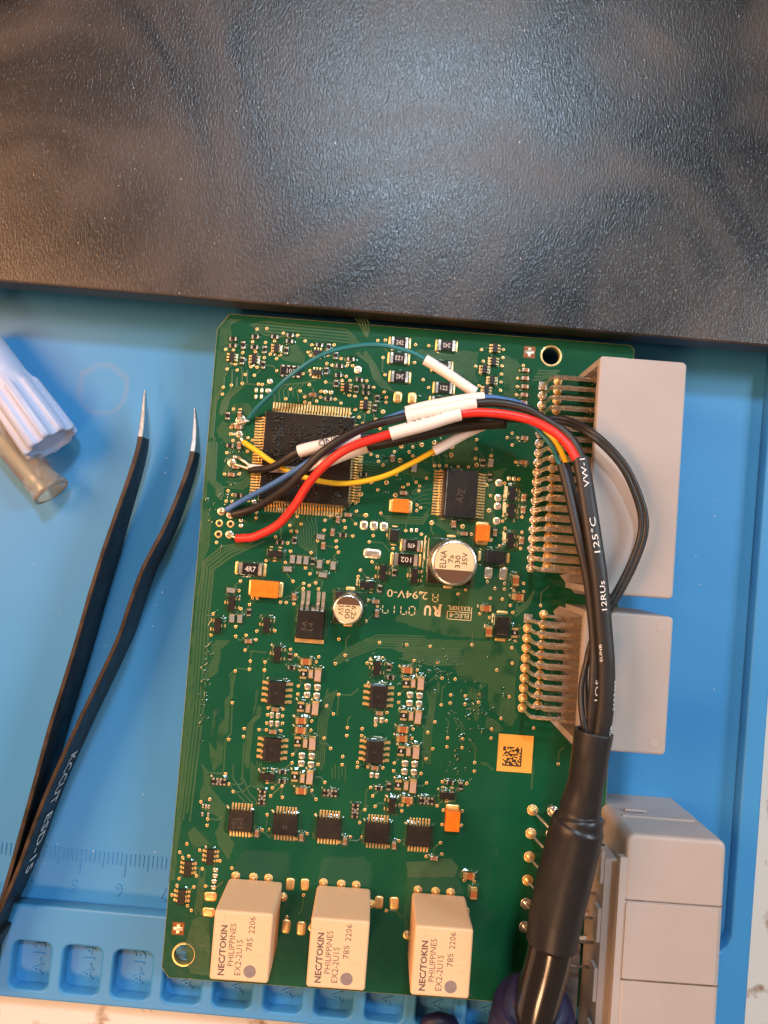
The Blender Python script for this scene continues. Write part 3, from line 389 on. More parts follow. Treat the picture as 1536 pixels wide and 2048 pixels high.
 'traces': [[[[-24.44,-1.5],[-27.83,-3.4],[-31.28,-5.47],[-34.97,-8.58],[-35.06,-17.93],[-34.62,-30.16],[-34.6,-40.22],[-35.38,-62.52]],0.3],[[[-27.35,-2.58],[-28.74,-3.36],[-31.78,-4.83],[-35.56,-8.28],[-35.75,-19.1],[-35.36,-31.38],[-35.38,-40.28],[-36.1,-60.77]],0.3],[[[-27.08,-2.02],[-29.65,-3.31],[-32.5,-4.43],[-36.27,-7.89],[-36.42,-19.15],[-36.15,-31.44],[-36.05,-40.33],[-36.81,-62.19]],0.3],[[[-28.41,-2.21],[-30.34,-3.14],[-32.98,-4.02],[-36.87,-7.48],[-37.09,-19.2],[-36.81,-31.49],[-36.71,-40.38],[-37.45,-61.34]],0.3],[[[-29.52,-2.17],[-30.82,-2.84],[-33.48,-3.49],[-37.24,-7.06],[-37.75,-18.13],[-37.47,-30.42],[-37.38,-40.43],[-38.13,-62.01]],0.3],[[[-37.92,7.67],[-38.76,6.15],[-37.98,-2.84]],0.3],[[[-38.39,18.89],[-37.81,10.95],[-35.77,8.87],[-35.53,7.25]],0.28],[[[-37.81,19.17],[-37.3,10.84],[-35.39,9.1],[-35.02,6.87]],0.28],[[[-37.27,20.23],[-36.8,10.73],[-35.01,9.33],[-34.52,6.56]],0.28],[[[-36.61,19.08],[-36.29,10.62],[-34.64,9.55],[-34.24,7.49]],0.28],[[[-33.89,10.68],[-30.71,10.7],[-29.54,11.59],[-28.74,12.4]],0.24],[[[-33.38,10.28],[-30.48,10.27],[-29.5,11.05],[-28.7,11.86]],0.24],[[[-33.32,9.87],[-30.24,9.84],[-29.45,10.5],[-28.65,11.31]],0.24],[[[-34.21,9.48],[-30.01,9.41],[-29.41,9.96],[-28.6,10.77]],0.24],[[[-36.63,30.65],[-37.73,29.1],[-37.52,24.06],[-37.57,20.27]],0.26],[[[-36.3,30.69],[-37.74,28.18],[-37.66,24.05],[-37.71,19.96]],0.26],[[[-36.82,29.34],[-37.75,27.26],[-37.79,24.04],[-37.84,20.55]],0.26],[[[-37.34,27.6],[-37.76,26.34],[-37.93,24.03],[-37.98,20.36]],0.26],[[[-37.44,26.92],[-37.78,25.42],[-38.07,24.02],[-38.12,19.96]],0.26],[[[-34.58,35.38],[-34.46,30.97],[-36.16,28.07],[-36.48,25.41]],0.26],[[[-33.44,33.74],[-33.37,31.51],[-35.67,28.3],[-36.12,25.04]],0.26],[[[-32.39,35.14],[-32.27,32.06],[-35.19,28.52],[-35.66,25.41]],0.26],[[[-31.32,35.47],[-31.18,32.61],[-34.71,28.74],[-35.27,25.39]],0.26],[[[-31.21,45.53],[-28.45,46.47],[-19.71,46.23],[-10.53,46.15],[-7.91,44.24]],0.24],[[[-31.58,45.43],[-28.39,45.73],[-18.97,45.55],[-10.24,45.43],[-7.18,43.25]],0.24],[[[-30.02,45.23],[-28.33,45.0],[-18.23,44.87],[-9.96,44.71],[-7.77,43.2]],0.24],[[[-31.03,45.27],[-28.26,44.26],[-17.49,44.18],[-9.67,43.99],[-8.34,43.12]],0.24],[[[-30.67,44.95],[-28.2,43.52],[-16.74,43.5],[-9.39,43.27],[-8.43,42.72]],0.24],[[[-9.34,49.5],[-7.68,47.88],[-5.91,44.69]],0.24],[[[-8.49,49.59],[-7.0,47.94],[-5.79,44.87]],0.24],[[[-7.45,49.46],[-6.31,47.99],[-5.56,44.77]],0.24],[[[-7.11,50.32],[-5.63,48.05],[-5.44,45.63]],0.24],[[[-7.98,41.11],[-4.69,38.85],[-3.53,35.7],[-1.79,33.99],[1.34,33.21]],0.26],[[[-7.62,41.34],[-4.31,38.74],[-3.12,35.73],[-1.34,34.03],[0.64,33.33]],0.26],[[[-6.2,40.68],[-3.93,38.63],[-2.71,35.77],[-0.88,34.06],[0.52,33.35]],0.26],[[[-6.31,41.4],[-3.56,38.52],[-2.3,35.8],[-0.43,34.1],[0.49,33.41]],0.26],[[[-5.96,41.78],[-3.18,38.41],[-1.89,35.83],[0.03,34.13],[0.76,33.26]],0.26],[[[-20.33,5.95],[-20.44,3.58],[-17.56,1.82],[-16.89,-1.85],[-15.13,-2.94]],0.2],[[[-19.27,6.02],[-19.5,3.66],[-16.97,1.86],[-16.35,-1.81],[-14.24,-3.5]],0.2],[[[-18.3,5.38],[-18.56,3.73],[-16.38,1.91],[-15.81,-1.77],[-14.26,-3.39]],0.2],[[[-17.22,5.6],[-17.62,3.8],[-15.79,1.95],[-15.27,-1.73],[-13.92,-3.6]],0.2],[[[-16.31,5.15],[-16.69,3.87],[-15.2,2.0],[-14.72,-1.68],[-13.98,-3.13]],0.2],[[[-15.2,5.44],[-15.75,3.94],[-14.6,2.04],[-14.18,-1.64],[-13.25,-4.42]],0.2],[[[-14.11,5.6],[-14.81,4.02],[-14.01,2.09],[-13.64,-1.6],[-13.38,-3.03]],0.2],[[[-12.93,5.84],[-13.88,4.09],[-13.42,2.14],[-13.1,-1.56],[-12.95,-4.3]],0.2],[[[-24.65,28.64],[-25.14,31.47],[-24.1,32.7],[-18.06,33.56]],0.2],[[[-23.68,29.0],[-24.12,31.55],[-22.98,32.88],[-18.07,33.7]],0.2],[[[-22.69,29.24],[-23.1,31.63],[-21.85,33.06],[-17.37,33.94]],0.2],[[[-21.8,30.07],[-22.08,31.71],[-20.72,33.24],[-15.87,34.41]],0.2],[[[-20.81,30.35],[-21.06,31.79],[-19.59,33.43],[-16.32,34.41]],0.2],[[[-19.57,29.13],[-20.04,31.87],[-18.46,33.61],[-16.55,34.37]],0.2],[[[-5.69,17.32],[-1.86,17.23],[3.04,18.36],[10.45,15.84]],0.2],[[[-6.1,16.78],[-1.81,16.64],[3.08,17.87],[10.14,15.65]],0.2],[[[-5.24,16.19],[-1.77,16.04],[3.12,17.37],[9.44,15.55]],0.2],[[[-5.48,15.64],[-1.72,15.44],[3.15,16.87],[10.1,15.07]],0.2],[[[-5.26,15.07],[-1.68,14.85],[3.19,16.37],[10.69,14.63]],0.2],[[[-5.1,14.5],[-1.63,14.25],[3.23,15.88],[10.25,14.44]],0.2],[[[9.88,13.15],[8.94,12.82],[7.67,11.71]],0.2],[[[11.06,12.53],[9.01,11.93],[7.85,11.07]],0.2],[[[10.25,11.31],[9.08,11.03],[7.17,9.89]],0.2],[[[10.61,10.41],[9.14,10.14],[8.12,9.66]],0.2],[[[11.54,9.55],[9.21,9.25],[8.02,8.85]],0.2],[[[10.26,8.43],[9.28,8.36],[7.79,8.06]],0.2],[[[0.08,5.77],[9.44,6.13],[10.81,8.26]],0.22],[[[1.17,5.36],[9.47,5.68],[10.46,7.26]],0.22],[[[1.37,4.93],[9.51,5.24],[10.59,7.02]],0.22],[[[-0.14,4.42],[9.54,4.79],[10.89,7.06]],0.22],[[[11.9,-19.45],[1.45,-19.96],[-4.72,-23.35],[-7.69,-26.23]],0.2],[[[11.86,-19.98],[1.49,-20.49],[-4.68,-23.78],[-7.59,-26.42]],0.2],[[[11.08,-20.55],[1.53,-21.02],[-4.65,-24.2],[-6.8,-26.03]],0.2],[[[11.52,-21.06],[1.57,-21.55],[-4.62,-24.62],[-6.91,-26.45]],0.2],[[[10.39,-21.65],[1.61,-22.08],[-4.58,-25.04],[-7.09,-26.9]],0.2],[[[12.05,-22.1],[1.65,-22.61],[-4.55,-25.47],[-6.5,-26.81]],0.2],[[[5.77,-22.05],[13.97,-21.97],[19.95,-21.62]],0.2],[[[5.99,-22.36],[14.01,-22.41],[19.45,-22.05]],0.2],[[[5.12,-22.66],[14.04,-22.86],[19.73,-22.45]],0.2],[[[5.93,-22.99],[14.07,-23.3],[20.09,-22.83]],0.2],[[[7.23,-23.38],[14.11,-23.75],[20.41,-23.21]],0.2],[[[7.04,-23.68],[14.14,-24.19],[19.4,-23.71]],0.2],[[[7.33,-24.03],[14.17,-24.64],[19.64,-24.1]],0.2],[[[7.27,-24.36],[14.2,-25.09],[20.67,-24.41]],0.2],[[[6.48,-24.58],[14.24,-25.53],[21.42,-24.73]],0.2],[[[-8.1,-32.08],[-8.74,-34.29],[-9.66,-39.7],[-9.52,-50.1]],0.2],[[[-7.91,-33.02],[-8.3,-34.25],[-9.21,-39.66],[-9.1,-48.91]],0.2],[[[-7.42,-32.96],[-7.85,-34.22],[-8.76,-39.63],[-8.64,-49.19]],0.2],[[[-6.76,-32.41],[-7.4,-34.19],[-8.32,-39.6],[-8.2,-49.6]],0.2],[[[-6.21,-32.26],[-6.95,-34.15],[-7.87,-39.56],[-7.76,-48.42]],0.2],[[[13.15,-30.68],[13.99,-34.37],[13.07,-40.23],[13.4,-47.43]],0.2],[[[13.76,-31.52],[14.26,-34.35],[13.48,-40.2],[13.75,-46.37]],0.2],[[[14.06,-30.65],[14.53,-34.33],[13.88,-40.17],[14.16,-46.49]],0.2],[[[14.48,-29.95],[14.8,-34.31],[14.28,-40.14],[14.58,-46.74]],0.2],[[[14.99,-31.23],[15.06,-34.29],[14.68,-40.11],[14.97,-46.58]],0.2],[[[-23.03,-37.24],[-22.94,-39.13],[-24.37,-40.79],[-24.52,-44.35],[-24.63,-49.59]],0.24],[[[-22.66,-36.65],[-22.59,-39.1],[-24.02,-40.77],[-24.17,-44.33],[-24.29,-50.09]],0.24],[[[-22.26,-37.03],[-22.23,-39.08],[-23.66,-40.74],[-23.81,-44.3],[-23.94,-50.43]],0.24],[[[-29.16,-51.12],[-29.32,-52.71],[-25.93,-55.77],[-23.3,-57.99]],0.22],[[[-27.08,-49.68],[-27.1,-52.55],[-24.6,-55.67],[-22.25,-57.65]],0.22],[[[-25.04,-50.44],[-24.88,-52.38],[-23.27,-55.57],[-21.25,-57.27]],0.22],[[[-23.39,-48.9],[-23.08,-53.79],[-22.25,-54.44]],0.2],[[[-22.92,-49.21],[-22.64,-53.76],[-21.24,-54.84]],0.2],[[[-22.44,-49.67],[-22.19,-53.73],[-21.31,-54.42]],0.2],[[[-22.09,-48.33],[-21.75,-53.7],[-20.55,-54.63]],0.2],[[[-21.6,-48.9],[-21.3,-53.66],[-19.45,-55.11]],0.2],[[[-21.17,-48.67],[-20.86,-53.63],[-19.75,-54.5]],0.2],[[[-32.39,-71.89],[-32.38,-77.92],[-32.65,-81.29]],0.24],[[[-32.02,-73.9],[-32.01,-77.9],[-32.29,-81.92]],0.24],[[[-31.64,-73.7],[-31.63,-77.87],[-31.82,-81.09]],0.24],[[[-31.26,-72.11],[-31.26,-77.84],[-31.45,-81.82]],0.24],[[[-6.01,-48.8],[-5.83,-51.12]],0.18],[[[-5.36,-47.93],[-5.12,-51.04]],0.18],[[[-4.62,-48.29],[-4.39,-51.21]],0.18],[[[-3.89,-48.52],[-3.72,-50.59]],0.18],[[[-3.23,-47.84],[-2.91,-51.83]],0.18],[[[32.27,40.34],[34.01,40.37],[37.14,40.65]],0.3],[[[31.95,39.62],[33.73,39.72],[36.77,40.44]],0.3],[[[31.52,38.86],[33.46,39.06],[36.57,40.19]],0.3],[[[30.9,38.02],[33.19,38.4],[36.47,39.94]],0.3],[[[25.88,37.99],[26.87,38.04]],0.24],[[[26.08,36.19],[27.96,36.3]],0.24],[[[25.14,34.33],[28.21,34.5]],0.24],[[[25.17,32.52],[26.58,32.6]],0.24],[[[31.05,-12.28],[33.42,-10.44],[34.78,-7.9]],0.3],[[[30.97,-12.77],[33.45,-10.79],[34.53,-8.59]],0.3],[[[31.59,-12.69],[33.47,-11.15],[34.51,-8.88]],0.3],[[[30.9,-13.7],[33.49,-11.5],[34.37,-9.45]],0.3],[[[-25.85,-25.46],[-21.98,-25.51]],0.2],[[[-28.47,-36.47],[-28.2,-43.3],[-29.2,-44.7],[-29.1,-51.15]],0.24],[[[-5.78,-33.04],[-5.78,-37.79]],0.22],[[[36.65,-43.44],[37.08,-46.17],[37.02,-50.37]],0.3],[[[42.4,-43.82],[42.52,-41.79],[43.49,-40.84]],0.3]],
 'c1a': [[33.6,37.01],[33.6,34.88],[33.6,32.76],[33.6,30.64],[33.6,28.53],[33.61,26.41],[33.61,24.3],[33.61,22.19],[33.61,20.09],[33.61,17.98],[33.62,15.88],[33.62,13.78],[33.62,11.68],[33.62,9.58],[33.62,7.49],[33.62,5.4],[33.63,3.31],[33.63,1.22],[33.63,-0.86],[33.63,-2.95]],
 'c1b': [[36.82,38.26],[36.84,36.11],[36.85,33.96],[36.87,31.82],[36.89,29.68],[36.9,27.54],[36.92,25.4],[36.93,23.27],[36.95,21.14],[36.97,19.01],[36.98,16.88],[37.0,14.75],[37.01,12.63],[37.03,10.51],[37.05,8.39],[37.06,6.27],[37.08,4.16],[37.09,2.05],[37.11,-0.06],[37.13,-2.17]],
 'c2a': [[33.8,-13.87],[33.81,-16.02],[33.82,-18.17],[33.82,-20.32],[33.83,-22.46],[33.83,-24.6],[33.84,-26.74],[33.85,-28.88],[33.85,-31.01],[33.86,-33.14]],
 'c2b': [[37.16,-12.77],[37.16,-14.95],[37.17,-17.13],[37.17,-19.31],[37.18,-21.49],[37.18,-23.66],[37.19,-25.83],[37.19,-28.0],[37.2,-30.17],[37.2,-32.34]],
 'c3a': [[37.55,-54.62],[37.54,-59.57],[37.53,-64.5],[37.52,-69.42],[37.52,-74.33],[37.51,-79.23]],
 'c3b': [[41.91,-54.57],[41.9,-59.44],[41.89,-64.31],[41.89,-69.16],[41.88,-74.0],[41.88,-78.83]],
 'holes': [[34.94,43.83,1.95],[-34.25,-90.16,2.1]],
 'fid': [[30.11,44.24],[-35.9,-84.83]],
 'rings': [[-34.52,1.56,0.78],[-32.09,1.57,0.78],[-34.51,-0.85,0.8]],
 'joints': [[-34.32,4.13,0.9],[-32.29,3.62,0.95],[-32.15,-0.74,0.9],[-31.71,24.27,1.2],[-32.94,14.83,1.0],[-31.88,21.24,0.8]],
 'outline': [[-38.32,43.34],[-36.11,47.08],[23.37,47.72],[52.57,47.63],[53.56,-45.48],[53.13,-95.41],[27.55,-95.37],[-37.41,-94.73],[-38.94,-92.97]],
 'qfp': [-16.58,16.86],
 'ssop': [16.91,11.82],
 'dpak': [-12.96,-18.51],
 'cap1': [15.91,-2.92],
 'cap2': [-5.03,-14.27],
 'relays': [[-20.27,-79.93],[-1.51,-80.0],[18.69,-80.06]],
 'sticker': [[29.09,-38.99],[36.8,-38.95],[36.86,-46.81],[29.14,-46.86]],
 'silk1': [8.81,-10.72],
 'silk2': [12.94,-13.88],
 'silk3': [18.84,-13.7],
 'silk4': [3.69,-14.18],
 'silk5': [7.67,-14.15],
}

# ---------------------------------------------------------------- the surface: counter, blue mat, black plate
table = MB().box((0, -60, -10), (900, 900, 20)).build('countertop', 'table'); table['kind'] = 'structure'

MAT_A = R(-5.4)
mat_o = Vector((-75.98, -92.50, 7.5)); mat_o.z = 0
mat = thing('silicone_work_mat', 'blue silicone repair mat with numbered trays along its lower edge', 'work mat', mat_o, MAT_A)
def to_mat(p):
    d = Vector(p)-mat_o; c, s_ = math.cos(-MAT_A), math.sin(-MAT_A)
    return (d.x*c-d.y*s_, d.x*s_+d.y*c, p[2])
band = to_mat((-60.91, -80.79, 7.5))[1]                         # inner edge of the raised tray rim
rim_r0 = to_mat((81.97, -46.27, 7.5))[0]                      # inner edge of the raised right rim
out_r = to_mat((84.42, -68.20, 7.5))[0]
out_b = to_mat((-57.33, -101.45, 7.5))[1]
left_x, top_y = -150, 330
MB().box(((left_x+out_r-1)/2, (out_b+1+top_y)/2, 2), (out_r-1-left_x, top_y-out_b-2, 4)).build('mat_base', 'mat', mat)
slots = []
def rr_at(cx, cy, w, h, r=1.5):
    return [(x+cx, y+cy) for x, y in rrect(w, h, r, 4)(0)]
n_slot = range(-6, 14)
slots = [rr_at(k*11.15, 0, 8.3, 10.2) for k in n_slot]
rim_out = [(left_x, out_b), (out_r-3, out_b), (out_r-2.4, out_b+6.4), (out_r, out_b+8), (out_r, top_y), (rim_r0, top_y), (rim_r0, band+7), (rim_r0-.7, band+5), (rim_r0-2.2, band+3.4), (rim_r0-5, band+2.6), (rim_r0-7, band), (left_x, band)]
plate('tray_rim', rim_out, slots, 4.002, 7.5, .55, 'mat', mat, res=2)
for k in n_slot:
    if k < -1: continue
    MB().box((k*11.15, 0, 4.15), (10.2, 12.2, .3)).build('tray_floor', 'mat', mat)
    text('A-%d' % (13+k), 2.5, 'mat', mat, (k*11.15+.5, 0, 4.3), R(90), width=7.0, extrude=.22, name='tray_number')
ticks = MB()
tick0 = to_mat((-76.40, -67.89, 4)); 
for k in range(-14, 46):
    x = tick0[0]+k*1.0
    ln = 5.2 if k % 10 == 0 else (3.5 if k % 5 == 0 else 2.6)
    ticks.box((x, tick0[1]-ln/2-.1, 4.05), (.28, ln, .28))
ticks.build('ruler_ticks', 'mat', mat, kind='stuff')
for k, ch_ in enumerate(('4', '5', '6', '7')):
    p = to_mat((-77.23, -77.25, 4))
    text(ch_, 2.7, 'mat', mat, (tick0[0]-.9+k*10.0, tick0[1]-8.3, 4.0), R(180), extrude=.22, name='ruler_number')

slab_z0, slab_z1 = 13.2, 18.0
sl_a, sl_b = Vector((-80.28, 55.49, 18)), Vector((83.50, 41.85, 18))
ang = math.atan2(sl_b.y-sl_a.y, sl_b.x-sl_a.x)
slab_c = (sl_a+sl_b)/2
slab = thing('black_plate', 'large black grained metal plate lying across the top of the mat', 'plate', (slab_c.x, slab_c.y, 4.0), ang)
MB().prism(rrect(310, 170, 2.0), slab_z0-4, slab_z1-4, .5, off=(0, 85)).build('plate_body', 'slab', slab)
for x, y in ((-130, 12), (130, 12), (-130, 158), (130, 158)):
    MB().prism(rrect(14, 8, 2), 0, slab_z0-4).build('rubber_foot', 'hole', slab, (x, y, 0))

# ---------------------------------------------------------------- circuit board
BA = R(-4.4)
T0 = 1.6                                                   # board top above its base
board = thing('circuit_board', 'green circuit board crowded with chips, relays and grey connectors on the blue mat', 'circuit board', (0, 0, 11.4), BA)
u0, u1, v0, v1 = -38.7, 53.2, -95.2, 47.6
holes = [[(hx+hr*math.cos(2*math.pi*k/24), hy+hr*math.sin(2*math.pi*k/24)) for k in range(24)] for hx, hy, hr in DATA['holes']]
outline = [(u0, v0+2), (u0+1.6, v0), (u1, v0), (u1, v1-1), (u1-1, v1), (u0+2.4, v1), (u0, v1-3.6)]
plate('board_edge', outline, holes, 0.0, T0-.06, .02, 'fr4', board, res=0)
o2 = [(x+(.12 if x < 0 else -.12), y+(.12 if y < 0 else -.12)) for x, y in outline]
plate('solder_mask', o2, holes, T0-.07, T0, .01, 'mask', board, res=0)
for hx, hy, hr in DATA['holes']:
    m = MB(); m.disc_ring((hx, hy), hr+.02, hr+.42, T0+.02, 24, 0, .02); m.build('mounting_hole_ring', 'gold', board)
for p in ((-30, 40), (-30, -88), (20, 40), (20, -88)):
    MB().prism(rrect(6, 6, 1), -7.39, 0.0).build('standoff', 'epoxy', board, (p[0], p[1], 0))

def pour_mesh(pts, z):
    r = random.Random(int(pts[0][0]*100))
    out = []
    n = len(pts)
    for i in range(n):
        a, b = Vector(pts[i]), Vector(pts[(i+1) % n])
        L_ = (b-a).length; k = max(1, int(L_/1.1))
        for j in range(k):
            p = a.lerp(b, j/k)
            if j: p += Vector((r.uniform(-.16, .16), r.uniform(-.16, .16)))
            out.append(p)
    bm = bmesh.new()
    top = [bm.verts.new((p.x*S, p.y*S, z*S)) for p in out]
    f = bm.faces.new(top)
    f.normal_update()
    if f.normal.z < 0: f.normal_flip()
    ex = bmesh.ops.extrude_face_region(bm, geom=[f])
    lo = [v for v in ex['geom'] if isinstance(v, bmesh.types.BMVert)]
    for v in lo: v.co.z = (z+.035)*S
    bmesh.ops.triangulate(bm, faces=[g for g in bm.faces if len(g.verts) > 4])
    bmesh.ops.recalc_face_normals(bm, faces=bm.faces)
    me = bpy.data.meshes.new('copper_glare_area'); bm.to_mesh(me); bm.free()
    me.materials.append(M['pour']); return me
for i, pts in enumerate(DATA['pours']):  # copper areas, and patches painted where the lacquer glares
    pts = [(min(max(x, u0+.3), u1-.3), min(max(y, v0+.3), v1-.3)) for x, y in pts]
    place('copper_glare_area', pour_mesh(pts, T0-.01+.002*(i % 5)), board)

tm = MB()
def ribbon(pts, w, z):
    P = [Vector((p[0], p[1])) for p in pts]; n = len(P); rows = []
    for i, p in enumerate(P):
        d1 = (P[i]-P[i-1]).normalized() if i else (P[1]-P[0]).normalized()
        d2 = (P[i+1]-P[i]).normalized() if i < n-1 else d1
        t = (d1+d2)
        t = t.normalized() if t.length > 1e-3 else d1
        nn = Vector((-t.y, t.x)); k = 1/max(.5, abs(nn.dot(Vector((-d1.y, d1.x)))))
        rows.append([(p+nn*w*.8*k, 0), (p+nn*w*.42*k, 1), (p-nn*w*.42*k, 1), (p-nn*w*.8*k, 0)])
    ids = [tm.add([(q.x, q.y, z+(.045 if up else -.01)) for q, up in r_]) for r_ in rows]
    for a, b in zip(ids, ids[1:]):
        for k in range(3): tm.face([a[k], a[k+1], b[k+1], b[k]], 0, False)
for i, (pts, w) in enumerate(DATA['traces']): ribbon(pts, w, T0+.03+.001*(i % 7))
targets = [(c[1], c[2]) for c in DATA['chips']]+[(c[0], c[1]) for c in DATA['sot']]+[(c[0], c[1]) for c in DATA['sc6']]
for i, (x, y, r_) in enumerate(DATA['vias']):
    best = sorted(targets, key=lambda t: (t[0]-x)**2+(t[1]-y)**2)[0]
    dx, dy = best[0]-x, best[1]-y; d = math.hypot(dx, dy)
    if .9 < d < 4.2:
        m_ = min(abs(dx), abs(dy)); mid = (x+math.copysign(m_, dx), y+math.copysign(m_, dy))
        ribbon([(x, y), mid, best] if m_ > .2 and max(abs(dx), abs(dy))-m_ > .2 else [(x, y), best], .24, T0+.028)
    elif rnd.random() < .45:
        a = rnd.choice((0, 90, 180, 270)); l1 = rnd.uniform(1.5, 4)
        e = (x+l1*math.cos(R(a)), y+l1*math.sin(R(a))); a2 = a+rnd.choice((-45, 45)); l2 = rnd.uniform(.8, 2.5)
        e2 = (e[0]+l2*math.cos(R(a2)), e[1]+l2*math.sin(R(a2)))
        if u0+2 < e2[0] < u1-12 and v0+2 < e2[1] < v1-2: ribbon([(x, y), e, e2], .22, T0+.027)
tm.build('copper_traces', 'trace', board, kind='stuff')

vm = MB()
for x, y, r_ in DATA['vias']:
    ia = vm.disc_ring((x, y), r_*.42, r_, T0+.09, 10, 0, .05)
    c_ = vm.add([(x, y, T0+.055)])[0]
    for k in range(10): vm.face([ia[k], ia[(k+1) % 10], c_], 1)
vm.build('vias', ['gold', 'via_core'], board, kind='stuff')
for x, y, r_ in DATA['rings']:
    m = MB(); ia = m.disc_ring((x, y), r_*.55, r_, T0+.1, 16, 0, .06)
    m.face(ia, 1); m.build('plated_hole', ['gold', 'hole'], board)

# --- pieces shared by the parts
rims = MB()
def rim(x, y, w, h, rot, k=.75, z=.32):
    c_, s_ = math.cos(rot), math.sin(rot)
    def lp(ex, zz): return [(x+a*c_-b*s_, y+a*s_+b*c_, T0+zz) for a, b in rrect(w+ex, h+ex, .3+ex*.3, 2)(0)]
    kk = k*rnd.uniform(.7, 1.15)
    rims.loft([lp(kk*1.5, .0), lp(kk*.9, z*.3), lp(kk*.35, z*.75), lp(.02, z)], 0, False, True, True)
def lead_geom(mb, x, y, ang, w, L_, h, mi=0, foot=.55):
    """gull-wing lead leaving the body edge at (x, y) in direction ang"""
    c_, s_ = math.cos(ang), math.sin(ang)
    prof = [(-.12, h+.06), (L_*.28, h+.06), (L_*.45, .20), (L_, .16), (L_, .05), (L_*.40, .07), (L_*.22, h-.08), (-.12, h-.08)]
    lo = []
    for sgn in (-1, 1):
        lo.append([(x+p*c_-sgn*w/2*s_, y+p*s_+sgn*w/2*c_, z) for p, z in prof])
    mb.loft(lo, mi)
    # solder foot
    a0, a1 = L_*.30, L_*1.12
    lp = [(a0, -w*.62), (a1, -w*.62), (a1, w*.62), (a0, w*.62)]; li = [(a0+.05, -w*.5), (a1-.1, -w*.5), (a1-.1, w*.5), (a0+.05, w*.5)]
    def tr(q, z): return [(x+p*c_-r2*s_, y+p*s_+r2*c_, z) for p, r2 in q]
    mb.loft([tr(lp, .0), tr(lp, .06), tr(li, .15)], mi)
def pad_mesh(w, h, dome, mats, r=None):
    m = MB(); r = r or min(w, h)*.3; f = rrect(w, h, r, 4); k = min(w, h)/2
    m.loft([[(x, y, z) for x, y in f(i*k)] for i, z in ((0, -.02), (.0, .05), (.12, .05+dome*.45), (.35, .05+dome*.8), (.65, .05+dome))], 0, False, True, True)
    return m.mesh('solder_pad', mats)
def dome_mesh(r, h, mats, core=True):
    m = MB(); n = 14
    prof = [(r, -.02), (r, .06), (r*.93, .13), (r*.78, .15), (r*.62, .13), (r*.50, .12+h*.25), (r*.36, .16+h*.8), (r*.2, .18+h)]
    m.loft([[(q*math.cos(2*math.pi*k/n), q*math.sin(2*math.pi*k/n), z) for k in range(n)] for q, z in prof], 0, False, True, True)
    return m.mesh('solder_joint', mats)

def chip_mesh(L_, w, h, cap, fil, mats):
    m = MB()
    secs = [(-L_/2-fil, w*.9, .05), (-L_/2-fil*.35, w*.96, h*.35), (-L_/2, w, h+.02), (-L_/2+cap, w, h+.02), (-L_/2+cap+.02, w*.94, h-.03),
            (L_/2-cap-.02, w*.94, h-.03), (L_/2-cap, w, h+.02), (L_/2, w, h+.02), (L_/2+fil*.35, w*.96, h*.35), (L_/2+fil, w*.9, .05)]
    loops = [[(x, -q/2, -.01), (x, q/2, -.01), (x, q/2, hh-.04), (x, q/2-.05, hh), (x, -q/2+.05, hh), (x, -q/2, hh-.04)] for x, q, hh in secs]
    m.loft(loops, 0, mats=[0, 0, 0, 0, 1, 0, 0, 0, 0])
    return m.mesh('chip', mats)
CH = {'R': ('chip_resistor', chip_mesh(1.5, .85, .45, .32, .26, ['solder', 'res_black'])),
      'C': ('chip_capacitor', chip_mesh(1.5, .85, .75, .34, .28, ['solder', 'cap_tan'])),
      'F': ('chip_capacitor', chip_mesh(1.7, 1.1, .8, .28, .22, ['solder', 'cap_grey'])),
      'D': ('chip_capacitor', chip_mesh(2.0, 1.35, 1.1, .36, .55, ['gold', 'cap_rust'])),
      'S': ('zero_ohm_jumper', chip_mesh(2.0, 1.35, .5, .42, .5, ['gold', 'res_black'])),
      'P': ('chip_capacitor', chip_mesh(1.7, .95, .8, .26, .3, ['gold', 'cap_pink'])),
      'T': ('chip_capacitor', chip_mesh(2.5, 1.4, 1.1, .16, .5, ['gold', 'cap_pink']))}
CD = {'R': (2.0, .9), 'C': (2.0, .9), 'F': (2.1, 1.1), 'D': (3.0, 1.4), 'S': (2.9, 1.4), 'P': (2.2, 1.0), 'T': (3.4, 1.5)}
zero = text_mesh('0', .62, .42, bold=.03)
zero.materials.append(M['white_ink'])
for t, x, y, rt in DATA['chips']:
    a = R(rt+rnd.uniform(-3, 3))
    o = place(CH[t][0], CH[t][1], board, (x, y, T0), a)
    rim(x, y, CD[t][0], CD[t][1], a, .5 if t in 'RCF' else .7)
    if t == 'S': place('marking', zero, o, (0, 0, .48), R(-90))

# small transistors (three leads)
m = MB(); m.loft([[(x, y, z) for x, y in rrect(w, h, .1, 1)(0)] for w, h, z in ((1.3, 2.9, .1), (1.5, 3.1, .5), (1.35, 2.95, 1.0))]); sot_body = m.mesh('transistor', ['epoxy'])
m = MB(); lead_geom(m, 0, 0, 0, .62, .85, .45); sot_lead = m.mesh('lead', ['gold'])
for x, y, rt in DATA['sot']:
    o = place('small_transistor', sot_body, board, (x, y, T0), R(rt))
    place('lead', sot_lead, o, (-.72, 0, 0), R(180))
    for s_ in (-1, 1): place('lead', sot_lead, o, (.72, s_*.95, 0), 0)
    rim(x, y, 2.0, 3.3, R(rt), 1.0, .5)
